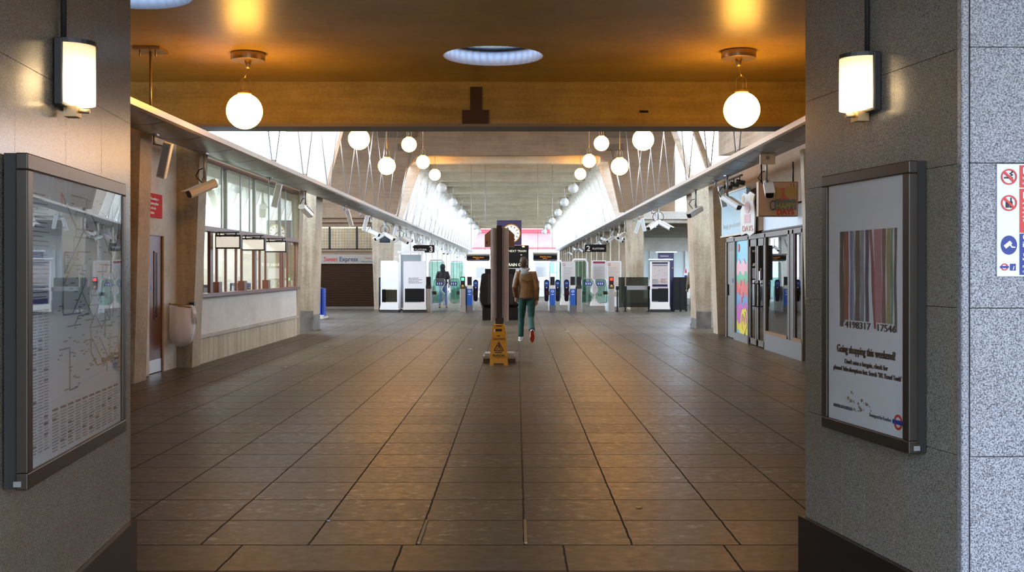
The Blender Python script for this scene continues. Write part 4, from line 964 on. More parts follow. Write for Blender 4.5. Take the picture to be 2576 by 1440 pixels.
def indicator(px0, px1, py0, py1, Y, label):
    x0, x1, z0, z1 = xat(px0,Y), xat(px1,Y), zat(py1,Y), zat(py0,Y); wd, h = x1-x0, z1-z0
    t = T('train_indicator', label, 'display', ((x0+x1)/2, Y, z0), 0, 'hanging train indicators')
    b = MB(); b.prism([(-wd/2,-.12,.05),(-wd/2+.05,-.12,0),(wd/2-.05,-.12,0),(wd/2,-.12,.05),(wd/2,-.12,h-.03),(-wd/2,-.12,h-.03)], (0,.24,0)); b.build('casing', mat('indicator_grey', (.16,.16,.15), .4), t)
    b = MB(); b.box(-wd/2+.02,wd/2-.02,-.13,-.12,h*.2,h*.72); b.build('screen', BLACK, t)
    b = MB(); b.box(-wd/2-.03,wd/2+.03,-.15,.15,h-.03,h+.03); b.build('hood', OFFW, t)
    text('Mind the doors', emission('amber_text', (1,.35,.05), 1.6), t, -wd*.22, h*.45, -.134, width=wd*.46, size=h*.22); text('Platform', emission('amber_text', (1,.35,.05), 1.6), t, -wd*.1, h*.26, -.134, size=h*.16)
    b = MB()
    for s in (-.3,.3): b.tube([(s*wd,0,h),(s*wd,0,6.25-z0)], .008, 6)
    b.build('rod', GREYM, t); return t
indicator(1174, 1232, 640, 657, 47, 'dark hanging train indicator left of the clock board')
indicator(1341, 1402, 637, 657, 47, 'dark hanging train indicator right of the walking person')
# clock and departure board
YC = 45.0
t = T('station_clock', 'white-faced round clock in a navy square case above the departure board', 'clock', (xat(1281,YC), YC, zat(617,YC)), 0)
hw = 31*YC/FPX; hh = 62*YC/FPX
b = MB(); b.box(-hw, hw, -.18, .18, 0, hh); b.build('case', mat('clock_navy', (.035,.035,.11), .4), t, bevel=.01)
r = 21*YC/FPX*1.0; cx, cz = xat(1286,YC)-xat(1281,YC), zat(588,YC)-zat(617,YC)
b = MB(); b.disc((cx,-.20,cz), r, (0,.02,0), n=36); fc = b.build('face', mat('clock_white', (.85,.84,.80), .4, emit=((1,.97,.9),.5)), t)
b = MB(); b.disc((cx,-.215,cz), r*1.12, (0,.035,0), n=36, inner=r); b.build('rim', mat('gilt_rim', (.60,.36,.08), .3, metal=.8), t)
b = MB()
for k in range(12):
    a = math.radians(30*k); b.prism([(cx+r*q*math.sin(a+e), -.205, cz+r*q*math.cos(a+e)) for q, e in ((.66,-.06),(.66,.06),(.92,.05),(.92,-.05))], (0,.004,0))
b.build('hour_mark', INK, fc)
b = MB()
for a, ln in ((-50,.5),(125,.78)):
    a = math.radians(a); b.prism([(cx-.02*math.cos(a),-.21,cz+.02*math.sin(a)),(cx+.02*math.cos(a),-.21,cz-.02*math.sin(a)),(cx+r*ln*math.sin(a),-.21,cz+r*ln*math.cos(a))], (0,.004,0))
b.build('hand', INK, fc)
t = T('departure_board', 'large black departure board standing behind the gates under the clock', 'display', (xat(1282,YC), YC, 0), 0)
hw = 48*YC/FPX; zt = zat(618,YC); zb = zat(705,YC)
b = MB(); b.box(-hw, hw, -.2, .2, zb, zt); b.build('board', BLACK, t, bevel=.01)
b = MB()
for s in (-1,1): b.box(s*hw*.8-.06, s*hw*.8+.06, -.1, .1, 0, zb)
b.build('post', DARK, t)
LEDW = emission('pale_display_text', (1,.98,.75), 1.2)
text('NEXT TRAIN', LEDW, t, -.05, zt-.28, -.205, size=.13); text('to', LEDW, t, .45, zt-.42, -.205, size=.09); text('TRAIN OUT', LEDW, t, -.15, zat(667,YC)-.05, -.205, width=.85, size=.17, bold=.02)
b = MB(); b.ball((hw*.72,-.2,zt-.05), .035, 10, 8, (1.6,1,.9)); b.build('warning_light', emission('amber_lamp', (1,.55,.1), 6), t)
b = MB(); b.box(-hw*.4, hw*.5, -.208, -.2, zb+.06, zb+.5); b.build('notice_sheet', mat('white_notice_sheet', (.7,.7,.7), .5), t)
# ================================================================ TICKET GATES
YG = 39.0
PUR = mat('reader_black', (.018,.012,.016), .45, spec=.25)
def gate(name, label, x, y, blue, pads, group, pad=None, light=None):
    t = T(name, label, 'ticket gate', (x, y, 0), 0, group)
    b = MB(); b.rbox(-.11, .11, .02, 1.5, .0, .92, .04); b.build('cabinet', STEEL, t)
    b = MB(); b.rbox(-.10, .10, -.03, .06, .24, .84, .03); b.build('front_panel', BLUE if blue else STEEL, t)
    b = MB(); b.rbox(-.115, .115, -.04, .08, 0, .24, .02); b.build('base', mat('gate_base', (.11,.10,.10), .5) if blue else STEEL, t)
    b = MB(); b.rbox(-.10, .10, -.03, .14, .84, .97, .03); b.build('reader', OFFW if blue else DARK, t)
    b = MB(); b.rbox(-.085, .085, -.01, .10, .97, 1.28, .03); b.build('display', PUR, t)
    if blue:
        b = MB(); b.disc((0,-.036,.75), .05, (0,.006,0), n=16, inner=.034); b.box(-.06,.06,-.037,-.03,.742,.758); b.box(-.05,.05,-.034,-.029,.62,.65); b.build('emblem', mat('pale_gate_print', (.5,.6,.8), .5), t)
    if light:
        b = MB(); b.box(-.05,.05,-.02,-.01,1.14,1.24); b.build('signal_light', light, t); b = MB(); b.tube([(0,-.035,.90),(0,.06,.985)], .05, 12); b.build('yellow_reader', YELLOW, t)
    for s in pads:
        if pad == 'glass':
            b = MB(); w_ = .43; x0 = s*.13
            pr = [(0,.32),(.25,.30),(w_*.8,.36),(w_,.48),(w_*.96,.66),(w_*.78,.72),(w_*.74,.82),(w_*.86,.92),(w_,1.0),(w_,1.15),(w_*.9,1.2),(.08,1.2),(.0,1.14)]
            b.prism([(x0+s*a, .55, z) for a, z in pr], (0,.015,0)); o = b.build('glass_paddle', GREENG, t)
            b = MB(); b.tube([(x0+s*a, .556, z) for a, z in pr+[pr[0]]], .012, 6); b.build('paddle_rim', STEEL, o)
            b = MB(); b.box(*sorted((x0+s*.10, x0+s*.36)), .54, .548, .95, 1.09); b.build('paddle_label', NAVY, o)
            b = MB(); 
            for k in range(3): b.box(*sorted((x0+s*(.14+k*.075), x0+s*(.175+k*.075))), .536, .54, .98, 1.06)
            b.build('white_symbols', WHITE, o)
            b = MB(); b.box(*sorted((x0-s*.02, x0+s*.12)), .52, .6, .62, .74); b.build('hinge', DARK, o)
        else:
            cx = s*.205; b = MB(); n = 10; r = .095
            pr = [(cx+r*math.cos(math.pi*k/n), 1.08+r*math.sin(math.pi*k/n)) for k in range(n+1)]+[(cx-r*.8, .46)]+[(cx+r*.8*math.cos(math.pi+math.pi*k/n), .44+r*.8*math.sin(math.pi+math.pi*k/n)) for k in range(n+1)]
            b.prism([(px,.5,z) for px, z in pr], (0,.05,0)); o = b.build('paddle', DNAVY, t)
            b = MB(); b.box(cx-.06,cx+.06,.494,.5,.93,1.10); b.build('blue_sticker', BLUE, o)
            b = MB(); b.box(cx-.045,cx+.045,.49,.494,1.02,1.05); b.disc((cx,.49,.88), .03, (0,.004,0), n=12); b.build('white_print', mat('pale_gate_print', (.5,.6,.8)), o)
            b = MB(); b.box(*sorted((s*.10, s*.24)), .48, .56, .60, .74); b.build('hinge', mat('dark_red_hinge', (.10,.02,.03), .5) if s < 0 else DARK, o)
    return t
GGRP = 'ticket gates across the hall'
GREENL, REDL = emission('green_signal', (.1,1,.3), 3), emission('red_signal', (1,.05,.02), 3)
xg = lambda px: xat(px, YG)
gate('ticket_gate', 'steel ticket gate post beside the white poster stand with printed lines', xg(1078), YG, False, (1,), GGRP, 'glass')
gate('ticket_gate', 'steel ticket gate with a green signal right of the hooded person', xg(1164), YG, False, (-1,), GGRP, 'glass', GREENL)
gate('ticket_gate', 'blue-fronted ticket gate left of the black massage chairs', xg(1181), YG+.05, True, (1,), GGRP)
gate('ticket_gate', 'blue-fronted ticket gate behind the left black massage chair', xg(1233), YG, True, (-1,1), GGRP)
gate('ticket_gate', 'blue-fronted ticket gate behind the right black massage chair', xg(1285), YG, True, (-1,1), GGRP)
gate('ticket_gate', 'blue-fronted ticket gate behind the walking person in the brown jacket', xg(1337), YG, True, (-1,1), GGRP)
gate('ticket_gate', 'blue-fronted ticket gate standing alone just right of the walking person', xg(1390), YG, True, (-1,1), GGRP)
gate('ticket_gate', 'blue-fronted ticket gate next to the right wide glass gate', xg(1441), YG, True, (-1,), GGRP)
gate('ticket_gate', 'grey ticket gate at the left of the right wide glass paddles', xg(1457), YG+.04, False, (1,), GGRP, 'glass')
gate('ticket_gate', 'steel ticket gate with a red signal beside the smoked glass fence', xg(1538), YG, False, (-1,), GGRP, 'glass', REDL)
# smoked glass fence
t = T('glass_fence', 'smoked glass fence on black posts right of the ticket gates', 'fence', (xg(1590), YG+.3, 0), 0)
for px in (1553, 1573, 1632):
    x = xat(px, YG+.3)-xg(1590); b = MB(); b.box(x-.025,x+.025,-.03,.03,.0,.93); b.box(x-.07,x+.07,-.07,.07,0,.02); b.box(x-.05,x+.05,-.05,.05,.80,.93); b.build('post', BLACK, t)
for a, c in ((1556,1572),(1575,1631)): b = MB(); b.box(xat(a,YG+.3)-xg(1590), xat(c,YG+.3)-xg(1590), -.006,.006,.16,1.26); b.build('glass_panel', SMOKE, t)
b = MB(); b.box(xat(1573,YG+.3)-xg(1590), xat(1631,YG+.3)-xg(1590), -.03,.03,.80,.95); b.build('rail', GREYM, t)
t = T('glass_fence', 'dark glass fence between the information stand and the right column', 'fence', (xg(1710), YG+.4, 0), 0)
for px in (1695, 1712, 1726): x = xat(px, YG+.4)-xg(1710); b = MB(); b.box(x-.03,x+.03,-.03,.03,0,1.26); b.build('post', BLACK, t)
for a, c in ((1696,1711),(1713,1725)): b = MB(); b.box(xat(a,YG+.4)-xg(1710), xat(c,YG+.4)-xg(1710), -.01,.01,.05,1.26); b.build('glass_panel', mat('near_black_glass', (.012,.012,.016), .1), t)
t = T('round_sign', 'small red and blue pointed sign on a stand by the right passage', 'sign', (xat(1725,46), 46, 0), 0)
b = MB(); b.tube([(0,0,0),(0,0,.95)], .025, 8); b.tube([(0,0,0),(0,0,.03)], .15, 14); b.build('stand', BLACK, t)
b = MB(); b.prism([(-.09,-.02,.95),(.09,-.02,.95),(.07,-.02,1.45),(0,-.02,1.68),(-.07,-.02,1.45)], (0,.04,0)); b.build('board', WHITE, t); b = MB(); b.prism([(-.05,-.025,1.4),(.05,-.025,1.4),(0,-.025,1.62)], (0,.005,0)); b.build('red_tip', RED, t); b = MB(); b.box(-.06,.06,-.025,-.02,1.08,1.3); b.build('blue_panel', NAVY, t)
# light glazed doorframes beyond the gates
for k, (px, Y, lab) in enumerate(((1458,47.5,'pale metal door frame right of the white notice board'),(1398,55,'pale metal door frame near the right train indicator'),(1098,47.5,'pale metal door frame behind the hooded person'),(1150,52,'pale metal door frame behind the green-signal gate'))):
    t = T('door_frame', lab, 'frame', (xat(px,Y), Y, 0), 0, 'pale frames beyond the gates')
    b = MB(); b.tube([(-.33,0,0),(-.33,0,1.85),(-.25,0,1.98),(.25,0,1.98),(.33,0,1.85),(.33,0,0)], .05, 8); b.build('surround', WHITE, t); b = MB(); b.box(-.3,.3,-.01,.01,.1,1.9); b.build('pane', GREENG, t)

# ================================================================ MASSAGE CHAIRS BEHIND THE POST
YM = 32.6
LEATH = mat('black_brown_leather', (.008,.005,.004), .5, spec=.25, bump=(30,.1))
def massage_chair(px0, px1, label, side):
    x0, x1 = xat(px0,YM), xat(px1,YM); wd = x1-x0; t = T('massage_chair', label, 'chair', ((x0+x1)/2, YM, 0), 0, 'black massage chairs')
    hw = wd/2
    b = MB(); b.prism([(-hw*.92,0,.55),(-hw*.55,0,.44),(hw*.55,0,.44),(hw*.92,0,.55),(hw*1.0,0,.9),(hw*.8,0,1.38),(hw*.66,0,1.42),(-hw*.66,0,1.42),(-hw*.8,0,1.38),(-hw*1.0,0,.9)], (0,.16,0)); b.build('backrest', LEATH, t, bevel=.03)
    b = MB(); b.box(-.05,.05,-.006,0,.5,1.4); b.build('back_panel', mat('dark_seam_panel', (.012,.007,.005), .5), t)
    b = MB(); b.rbox(-hw*.45,hw*.45,.02,.14,1.42,1.56,.04); b.build('headrest', LEATH, t)
    b = MB(); b.rbox(-hw*.72,hw*.72,.02,.7,0,.36,.03); b.build('base', LEATH, t)
    b = MB(); b.rbox(-hw*.8,hw*.8,.14,.75,.36,.5,.05); b.build('seat', LEATH, t)
    for s in (-1,1):
        b = MB(); b.tube([(s*hw*.95,.02,.92),(s*hw*.97,.02,.80),(s*hw*.96,.04,.62),(s*hw*.86,.05,.48),(s*hw*.62,.04,.36)], .016, 8); b.build('chrome_arm', STEEL, t)
        b = MB(); b.rbox(min(s*hw*.8,s*hw*.99),max(s*hw*.8,s*hw*.99),.05,.6,.66,.88,.03); b.build('armrest', LEATH, t)
massage_chair(1206, 1256, 'left of two black massage chairs seen from behind, half hidden by the wooden post', -1)
massage_chair(1262, 1311, 'right of two black massage chairs seen from behind, beside the walking person', 1)

# ================================================================ CENTRAL POST AND CAUTION SIGN
YP = 17.75
t = T('sign_post', 'weathered grey and dark timber sign post on a stepped base mid-hall', 'post', (xat(1257,YP), YP, 0), 0)
GT = concrete('weathered_grey_timber', (.80,.79,.83), (.48,.46,.49), board=26, axis=0, streak=.7, rough=.7)
DKT = mat('dark_stained_timber', (.05,.028,.018), .45, var=(5,.4), stretch=(8,8,.5))
k_ = YP/FPX; X0 = 1257
for a, c in ((1235,1249.5),(1263,1280)):
    xa, xc = (a-X0)*k_, (c-X0)*k_; b = MB(); n = 4; s = (xc-xa)/n
    for q in range(n): b.rbox(xa+q*s+.001, xa+(q+1)*s-.001, -.055+.012*abs(q-1.5), .06, zat(808,YP), zat(574,YP), .008, 2)
    b.build('fluted_side', GT, t)
b = MB(); b.box((1249.5-X0)*k_, (1263-X0)*k_, -.10, .10, zat(880,YP), zat(568,YP)); b.box((1247-X0)*k_, (1267-X0)*k_, -.09, .12, .12, zat(800,YP)); b.build('core', DKT, t)
b = MB(); pr = [(1219,619),(1219,591),(1235,577),(1280,577),(1294,590),(1294,619)]; b.prism([((a-X0)*k_, .062, zat(z,YP)) for a, z in pr], (0,.05,0)); b.build('signboard', mat('brown_board', (.44,.22,.10), .5, var=(3,.25)), t)
b = MB(); b.box((1219-X0)*k_, (1294-X0)*k_, .06, .115, zat(622,YP), zat(619,YP)); b.build('board_edge', GREYM, t)
b = MB(); b.prism([((a-X0)*k_, .058, zat(z,YP)) for a, z in ((1222,612),(1226,606),(1227,609),(1224,614))], (0,.004,0)); b.build('small_mark', INK, t)
b = MB(); b.box(-.265,.265,-.25,.25,0,.075); b.build('plinth', mat('plinth_brown', (.10,.055,.04), .5), t)
b = MB(); b.box(-.27,.27,-.25,.25,.077,.115); b.box(-.24,.24,-.20,.25,.117,.155); b.build('step', mat('grey_step', (.40,.38,.37), .6), t)
t = T('floor_lettering', 'dark letters painted on the floor behind the stepped post base', 'lettering', (0, 20.1, .0005), 0)
for s_, px, wd in (('TRA',1219,22),('FFLE',1279,24)): text(s_, mat('floor_paint', (.07,.055,.045), .6), t, xat(px,20.1), .0, 0, width=wd*20.1/FPX, size=.42, M=Matrix.Rotation(math.radians(-90),4,'X') @ Matrix.Translation((0,0,0)))
# caution sign
YS2 = 17.22; k_ = YS2/FPX
t = T('caution_sign', 'yellow folding wet-floor caution sign in front of the timber post', 'sign', (xat(1255,YS2), YS2, 0), 0)
def board(sgn, name):
    b = MB(); hb, ht, zt = .147, .100, .655; th = .022
    tilt = lambda z: -sgn*(.17-.15*z/zt)
    def pz(a, z, d=0): return (a, tilt(z)-sgn*d, z)
    outl = [(-hb,0),(-hb*.62,0),(-hb*.55,.035),(hb*.55,.035),(hb*.62,0),(hb,0)]
    # lower board
    rows = [[(-hb,0),(-hb*.6,0),(-hb*.6,.04),(-hb,.04)],[(hb*.6,0),(hb,0),(hb,.04),(hb*.6,.04)]]
    W = lambda z: hb+(ht-hb)*z/zt
    def slab(pts):
        A = [pz(a,z) for a, z in pts]; C_ = [pz(a,z,th) for a, z in pts]; A_, B_ = [b.v(q) for q in A], [b.v(q) for q in C_]; n = len(A_)
        b._f(A_); b._f(B_[::-1])
        for q in range(n): b._f([A_[q], A_[(q+1)%n], B_[(q+1)%n], B_[q]])
    slab([(-hb,0),(-hb*.6,0),(-hb*.5,.04),(hb*.5,.04),(hb*.6,0),(hb,0),(W(.5),.53),(-W(.5),.53)])
    slab([(-W(.53),.53),(-.055,.53),(-.055,.58),(-W(.58),.58)]); slab([(.05,.53),(W(.53),.53),(W(.58),.58),(.05,.58)])
    slab([(-W(.58),.58),(W(.58),.58),(ht*1.0,.61),(-ht*1.0,.61)])
    for q in (-1,1): slab([(q*.045,.61),(q*ht*.98,.61),(q*ht*.8,zt),(q*.055,zt)])
    slab([(-W(.06),.14),(W(.06),.14),(W(.06)+.003,.125),(-W(.06)-.003,.125)])
    o = b.build(name, YELLOW, t); return tilt, pz, o
tilt, pz, fo = board(1, 'front_board'); board(-1, 'rear_board')
sh = Matrix(((1,0,0,0),(0,1,.15/.655,-.17-.0245),(0,0,1,0),(0,0,0,1)))
text('CAUTION', INK, fo, -.098, .405, 0, width=.195, size=.045, bold=.02, M=sh); text('WET', INK, fo, -.062, .195, 0, width=.125, size=.04, bold=.03, M=sh); text('FLOOR', INK, fo, -.095, .150, 0, width=.19, size=.04, bold=.03, M=sh)
b = MB(); b.M = sh
b.box(-.03,.02,-.002,.001,.462,.475)
tri = [(-.083,.235),(.083,.235),(0,.385)]; tin = [(-.062,.247),(.062,.247),(0,.360)]
for q in range(3): b.prism([(*[tri[q][0]],0,tri[q][1]),(tri[(q+1)%3][0],0,tri[(q+1)%3][1]),(tin[(q+1)%3][0],0,tin[(q+1)%3][1]),(tin[q][0],0,tin[q][1])], (0,.002,0))
b.build('warning_triangle', INK, fo)
b = MB(); b.M = sh
b.disc((.004,-.001,.338), .010, (0,.002,0), n=12)
b.prism([(-.012,0,.322),(.014,0,.326),(.026,0,.290),(.006,0,.285)], (0,.002,0)); b.prism([(-.012,0,.322),(-.034,0,.300),(-.030,0,.293),(-.006,0,.311)], (0,.002,0)); b.prism([(.010,0,.296),(.026,0,.290),(.040,0,.256),(.030,0,.254)], (0,.002,0)); b.prism([(.006,0,.292),(.012,0,.283),(-.036,0,.256),(-.040,0,.263)], (0,.002,0))
b.build('slipping_figure', INK, fo)
b = MB(); b.M = sh; b.box(-.082,-.058,-.004,0,.532,.572); b.build('paper_tag', WHITE, fo)
b = MB(); b.tube([(-.09,0,.640),(.09,0,.640)], .012, 8); b.build('hinge', YELLOW, t)

# ================================================================ SHOP ON THE RIGHT
XS = 4.8
SHOPF = mat('grey_shop_frame', (.16,.14,.115), .45, metal=.2)
t = T('shopfront', 'glazed grey-framed shop front along the right side of the hall', 'shop front', (XS, 21.2, 0), -90)
# local x runs from far (-) to near (+): local x = 21.2 - Y
LX = lambda Y: 21.2-Y
def bar(b, Ya, Yb, z0, z1, y0=-.04, y1=.06): b.box(LX(Ya), LX(Yb), y0, y1, z0, z1)
b = MB()
for Y in (24.42, 23.5, 22.1, 20.6, 18.8, 18.52, 17.93): bar(b, Y+.05, Y-.05, 0, 2.22)
bar(b, 18.92, 18.42, 0, 2.22, -.03, .05); bar(b, 24.45, 17.9, 2.15, 2.24)
b.build('frame', SHOPF, t)
for a, c, h_ in ((23.5,22.1,.16),(20.6,17.9,.30)): b = MB(); bar(b, a, c, 0, h_, -.05, .06); b.build('stall_riser', mat('grey_riser', (.20,.19,.18), .5), t)
for a, c in ((20.6,18.9),(18.45,17.93)): b = MB(); bar(b, a, c, .30, .36, -.05, .02); b.build('sill', OAK, t)
b = MB(); bar(b, 24.36, 23.55, .02, 2.14, -.01, .03); o = b.build('side_door', mat('grey_green_door', (.20,.20,.165), .45), t)
b = MB(); b.box(LX(24.25)-.03, LX(24.25)+.03, -.05, -.01, .95, 1.2); b.build('handle', BLACK, o); b = MB(); b.box(LX(23.85), LX(23.72), -.016, -.01, 1.24, 1.34); b.build('door_notice', NAVY, o)
b = MB(); bar(b, 24.3, 23.6, 1.95, 2.12, -.014, -.009); b.build('door_rail', SHOPF, o)
# poster window
b = MB(); bar(b, 23.45, 22.15, .16, 2.15, .0, .02); po = b.build('poster_window', mat('poster_cyan', (.16,.48,.60), .35), t)
rnd = random.Random(21); PC = [(.72,.10,.08),(.80,.62,.05),(.10,.42,.22),(.55,.12,.40),(.75,.38,.42),(.15,.30,.55),(.80,.75,.62)]
for k, (z, hgt) in enumerate(((.2,.25),(.40,.45),(.80,.28),(1.0,.32),(1.25,.28),(1.45,.25))):
    b = MB(); x0, x1 = LX(23.4), LX(22.2); n = 12
    top = [(x0+(x1-x0)*j/n, z+hgt+.06*math.sin(j*1.3+k)) for j in range(n+1)]; bot = [(x0+(x1-x0)*j/n, z+.05*math.sin(j*1.1+2*k)) for j in range(n, -1, -1)]
    b.prism([(x,-.004-.001*k,q) for x, q in top+bot], (0,.003,0)); b.build('painted_band', mat('painted_band_%d' % k, PC[(k*2+1) % 7], .4), po)
b = MB(); b.disc((LX(22.7),-.012,.42), .28, (0,.003,0), inner=.18, sx=.9); b.disc((LX(22.5),-.013,.5), .22, (0,.003,0), inner=.15); b.build('painted_arc', mat('painted_yellow', (.80,.68,.05), .4), po)
b = MB()
for k in range(5): b.disc((LX(23.1)+.12*k,-.012,1.05+.22*math.sin(k*2.0)), .07, (0,.003,0), n=14)
b.disc((LX(23.2),-.012,2.0), .09, (0,.003,0), n=14); b.build('painted_dot', mat('painted_red', (.66,.07,.05), .4), po)
# double door
for a, c in ((22.02,21.36),(21.32,20.66)):
    b = MB(); bar(b, a, c, .02, .14, -.03, .02); bar(b, a, c, 2.0, 2.14, -.03, .02); bar(b, a, a-.1, .02, 2.14, -.03, .02); bar(b, c+.1, c, .02, 2.14, -.03, .02); o = b.build('door_leaf', SHOPF, t)
    b = MB(); bar(b, a-.1, c+.1, .14, 2.02, -.01, .0); b.build('glass', SHOPG, o)
    hx = c+.16 if a > 21.5 else a-.16
    b = MB(); b.tube([(LX(hx),-.03,.8),(LX(hx),-.09,.8),(LX(hx),-.09,1.25),(LX(hx),-.03,1.25)], .016, 8); b.build('handle', DARK, o)
MB().box(LX(21.28), LX(21.1), -.018, -.012, 1.32, 1.5).build('white_sticker', WHITE, t)
b = MB(); bar(b, 20.55, 18.9, .36, 2.16, -.01, .0); b.build('window_glass', SHOPG, t)
b = MB(); bar(b, 18.45, 17.98, .36, 2.16, -.01, .0); b.build('window_glass', SHOPG, t)
# fascia
t = T('shop_fascia', 'pale blue shop fascia above the grey side door and painted window', 'sign', (4.74, 23.4, 2.30), -90)
b = MB(); b.box(-1.45, 1.25, 0, .08, 0, .92); b.build('board', mat('pale_blue_fascia', (.27,.43,.50), .35), t); b = MB(); b.box(-1.48, 1.28, -.02, .08, -.03, 0); b.box(-1.48, 1.28, -.02, .08, .92, .96); b.build('edge_trim', mat('fascia_cream_trim', (.62,.52,.38), .5), t)
text('Simply good news', mat('pale_letters', (.62,.70,.70), .5), t, -1.3, .16, -.004, width=1.9, size=.17)
t = T('window_fascia', 'pale backlit fascia strip above the large shop windows', 'sign', (4.905, 19.7, 2.30), -90)
b = MB(); b.box(-1.65, 1.4, 0, .07, 0, .38); b.build('board', mat('backlit_white', (.50,.58,.66), .35, emit=((.85,.93,1), .10)), t); b = MB(); b.box(-1.68, 1.42, -.02, .07, -.03, 0); b.box(-1.68,1.42,-.02,.07,.38,.41); b.build('edge_trim', DARK, t)
t = T('painted_panel', 'tall pale panel with a soft pink and yellow motif hung between the fascias', 'sign', (4.62, 21.5, 2.22), -72)
b = MB(); pr = [(-.25,0),(-.05,.04),(.1,-.02),(.26,.04),(.28,.4),(.22,.66),(.27,.80),(.1,.87),(0,.82),(-.14,.87),(-.24,.78),(-.28,.4)]; b.prism([(x,0,z) for x, z in pr], (0,.03,0)); b.build('panel', mat('pale_panel_cream', (.68,.66,.60), .45), t)
b = MB(); b.disc((0,-.004,.55), .12, (0,.004,0), sx=.9); b.box(-.12,.12,-.004,0,.24,.42); b.build('pink_shape', mat('soft_pink', (.62,.40,.40), .5), t); b = MB(); b.disc((-.17,-.004,.74), .06, (0,.004,0)); b.disc((.17,-.004,.74), .06, (0,.004,0)); b.build('yellow_shape', mat('soft_yellow', (.62,.52,.30), .5), t)
text('DAYS', mat('soft_red', (.6,.2,.15), .5), t, -.2, .08, -.005, width=.4, size=.16)
# cartoon lightbox (plain coloured shapes and the shop's words)
YB = 18.6; xb0, xb1 = xat(1908,YB), xat(2008,YB); zb0, zb1 = zat(545,YB), zat(457,YB); wd, hh = xb1-xb0, zb1-zb0
t = T('shop_lightbox', 'projecting pink shop lightbox with colourful round shapes and block letters', 'sign', (xb0, YB, zb0), 0)
b = MB(); b.box(0, wd, 0, .16, 0, hh); b.build('box', mat('lightbox_edge', (.40,.28,.18), .45), t, bevel=.008)
fc = MB().box(.02, wd-.02, -.005, 0, .02, hh-.02).build('face', mat('lightbox_pink', (.66,.46,.33), .45), t)
U = lambda px: xat(px,YB)-xb0; V = lambda py: zat(py,YB)-zb0
for px, py, r, sx, c, nm in ((1952,487,16,.9,(.55,.36,.13),'ochre'),(1989,484,16,1,(.58,.42,.16),'ochre_two'),(1970,490,17,1.15,(.62,.20,.17),'salmon')):
    b = MB(); b.disc((U(px),-.008-.001*(px%5),V(py)), r*YB/FPX, (0,.002,0), sx=sx); b.build('coloured_disc', mat('disc_'+nm, c, .5), fc)
b = MB(); b.disc((U(1944),-.008,V(517)), .085, (0,.003,0), inner=.068, sx=.6)
for px in (1990, 1997): b.tube([(U(px),-.008,V(470)),(U(px)-.005,-.008,V(462))], .004, 6)
b.build('dark_arc', INK, fc)
b = MB(); b.box(U(1948),U(2003),-.012,-.006,V(528),V(502)); b.build('grey_band', mat('band_grey', (.20,.22,.22), .5), fc)
text('HAPPY', mat('happy_green', (.42,.44,.16), .5), fc, U(1952), V(526), -.014, width=U(2001)-U(1952), size=.15, bold=.03)
text('DAYS', mat('days_red', (.62,.05,.03), .5), fc, U(1953), V(540), -.014, width=U(1997)-U(1953), size=.13, bold=.03)
b = MB(); b.tube([(wd*.9,.08,hh),(wd*.9,.08,hh+.35)], .015, 8); b.tube([(wd*.1,.08,hh),(wd*.1,.08,hh+.3)], .015, 8); b.build('bracket', DARK, t)
t = T('track_spotlight', 'small dark spotlights on a rail above the pale blue fascia', 'lamp', (4.55, 22.6, 3.46), -90)
b = MB(); b.box(-.9,.9,-.02,.02,-.03,0); b.build('rail', DARK, t)
for x in (-.6,.1,.7): b = MB(); b.tube([(x,0,-.03),(x,0,-.10)], .012, 6); b.tube([(x,-.08,-.13),(x,.10,-.16)], .05, 12); b.build('spot', DARK, t)
# reflection-like stock inside the shop: shelving and chillers
for k, (y, lab) in enumerate(((18.9,'tall dark shelf just inside the near shop window'),(20.4,'tall dark shelf inside the shop behind the double door'),(22.4,'tall dark shelf inside the shop behind the painted window'))):
    t = T('shop_shelf', lab, 'shelf', (6.6, y, 0), -90, 'shelves inside the shop')
    b = MB(); b.box(-.5,.5,.3,.34,0,1.9); b.box(-.5,-.46,-.1,.34,0,1.9); b.box(.46,.5,-.1,.34,0,1.9); b.build('back', DARK, t)
    for q in range(5): b = MB(); b.box(-.46,.46,-.1,.3,.1+q*.4,.13+q*.4); b.build('shelf_board', GREYM, t)
# ================================================================ PEOPLE
def remesh(mb, name, m, parent, voxel, smooth_it=6):
    bmesh.ops.recalc_face_normals(mb.bm, faces=mb.bm.faces)
    me = bpy.data.meshes.new('tmp'); mb.bm.to_mesh(me); mb.bm.free(); o = bpy.data.objects.new('tmp', me); COL.objects.link(o)
    r = o.modifiers.new('r', 'REMESH'); r.mode = 'VOXEL'; r.voxel_size = voxel; r.use_smooth_shade = True
    s = o.modifiers.new('s', 'SMOOTH'); s.factor = .5; s.iterations = smooth_it
    bpy.context.view_layer.update()
    m2 = bpy.data.meshes.new_from_object(o.evaluated_get(bpy.context.evaluated_depsgraph_get())); bpy.data.objects.remove(o); bpy.data.meshes.remove(me)
    m2.materials.clear(); m2.materials.append(m); m2.name = name
    for p in m2.polygons: p.use_smooth = True
    n = bpy.data.objects.new(name, m2); COL.objects.link(n); n.parent = parent; return n
def V3(*a): return Vector(a)
